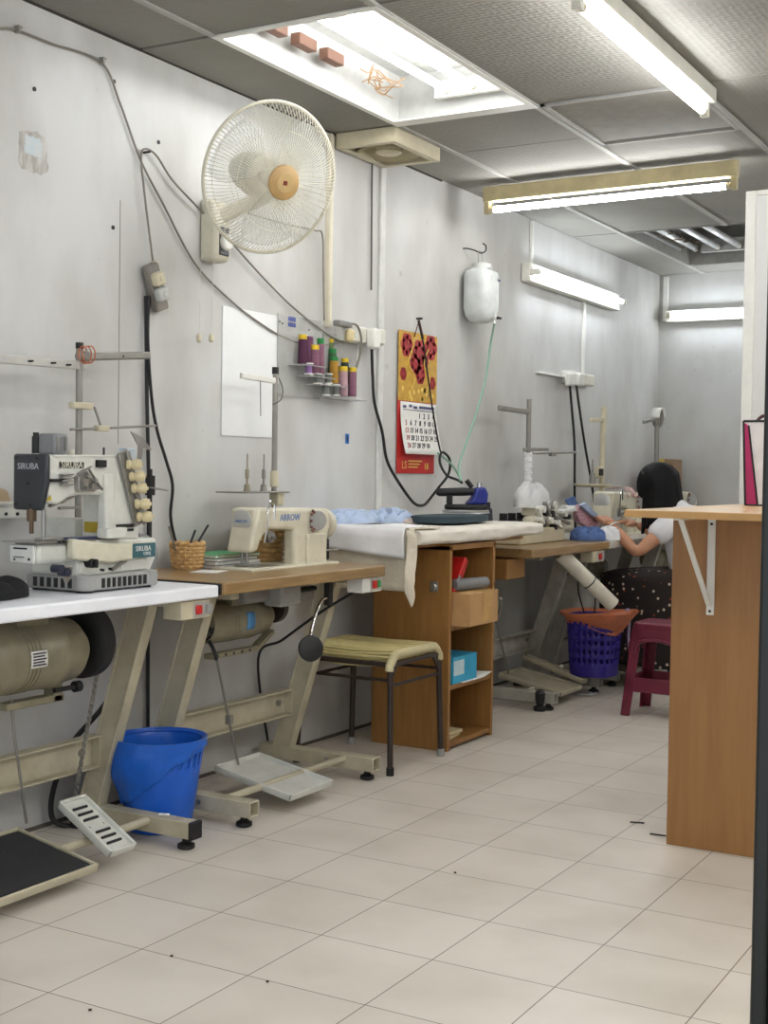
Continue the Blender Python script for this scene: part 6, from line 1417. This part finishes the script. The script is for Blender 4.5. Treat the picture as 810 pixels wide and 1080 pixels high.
# top
top = chain([(None, [((-2.035, 6.95, .52), (.17, .165)), (ab, .155), (ch_, .145), ((-2.15, 6.95, .925), .078), ((-2.178, 6.95, .955), .072), ((-2.19, 6.95, .985), .062)]),
    ((0, 2), [(shL, .072), ((-2.175, 6.735, .838), .068), ((-2.215, 6.692, .785), .070)]), ((0, 2), [(shR, .072), ((-2.18, 7.155, .845), .068), ((-2.225, 7.20, .80), .070)])], 2)
add_mesh('white_top', fuse([top], .008, 3), WHITE_CLOTH, person)
g = MB(); c = Vector(wrL); d = (Vector(wrL)-Vector((-2.36, 6.655, .79))).normalized(); c = c-d*.035; a_ = d.orthogonal().normalized(); b_ = d.cross(a_)
g.tube([c+(a_*math.cos(t)+b_*math.sin(t))*.034 for t in [i*math.pi/14 for i in range(28)]], .0045, 8, closed=True); g.build('bracelet', WHITE_PL, person)
# skirt
def skirt_mat():
    m = bpy.data.materials.new('patterned_skirt'); m.use_nodes = True; nt = m.node_tree; p = nt.nodes['Principled BSDF']; p.inputs['Roughness'].default_value = .85
    tc = nt.nodes.new('ShaderNodeTexCoord'); vo = nt.nodes.new('ShaderNodeTexVoronoi'); vo.inputs['Scale'].default_value = 34; nt.links.new(tc.outputs['Object'], vo.inputs['Vector'])
    rp = nt.nodes.new('ShaderNodeValToRGB'); rp.color_ramp.interpolation = 'CONSTANT'; e = rp.color_ramp.elements; e[0].position = 0; e[0].color = (1,1,1,1); e[1].position = .26; e[1].color = (0,0,0,1)
    nt.links.new(vo.outputs['Distance'], rp.inputs[0])
    r2 = nt.nodes.new('ShaderNodeValToRGB'); r2.color_ramp.interpolation = 'CONSTANT'; e = r2.color_ramp.elements; e[0].position = 0; e[0].color = (*s2l((210,190,170)),1); e[1].position = .35; e[1].color = (*s2l((140,60,36)),1); q = e.new(.6); q.color = (*s2l((40,28,24)),1)
    sp = nt.nodes.new('ShaderNodeSeparateColor'); nt.links.new(vo.outputs['Color'], sp.inputs[0]); nt.links.new(sp.outputs[0], r2.inputs[0])
    mx = nt.nodes.new('ShaderNodeMix'); mx.data_type = 'RGBA'; nt.links.new(rp.outputs[0], mx.inputs[0]); mx.inputs[6].default_value = (*s2l((36,27,24)),1); nt.links.new(r2.outputs[0], mx.inputs[7]); nt.links.new(mx.outputs[2], p.inputs['Base Color']); return m
sk = MB()
def skf(u, v):
    a_ = 2*math.pi*u; c, s = math.cos(a_), math.sin(a_); fold_ = .012*math.sin(a_*9+v*2)*v+.012*noise.noise(Vector((c*2, s*2, v*3)))
    # from waist out over the lap and down to the hem
    z = .59-.47*(v-.22)/.78; q = min(1, v/.22); fx = .14+.40*q; bx_ = .15+.08*q; y_ = .16+.12*q+.03*v
    x = -c*fx if c > 0 else -c*bx_
    k_ = (abs(c)**3+abs(s)**3)**(-1/3)
    return Vector((-2.04+x*k_*(1 if c < 0 else .97)+(-fold_ if c > 0 else fold_), 6.95+s*(y_+fold_)*k_, z if v > .22 else .625-.035*(v/.22)**2))
sk.grid(skf, 90, 26, closed_u=True); sk.build('skirt', skirt_mat(), person, solid=.006, smooth=70)
# cloth held at the needle
fold('held_fabric', 'blue corner of the fabric sticking up beside the overlock machine', [(597, 527), (606, 523), (612, 536), (612, 542), (604, 538)], -2.60, DENIM)
fold('held_fabric', 'pink and white folded fabric held in the hands of the seated person', [(608, 539), (613, 532), (624, 541), (634, 549), (632, 555), (620, 556), (612, 551)], -2.565, mat('pink_stripe_fabric', (206, 178, 184), .85, var=.2, scale=22, stretch=(1, 1, 6), rgb2=(170, 92, 100)), .03)
fold('held_fabric', 'pale blue folded layer lying over the pink fabric at the needle', [(613, 533), (618, 530), (628, 540), (637, 547), (634, 549), (624, 543)], -2.545, BLUE_CLOTH, .02)
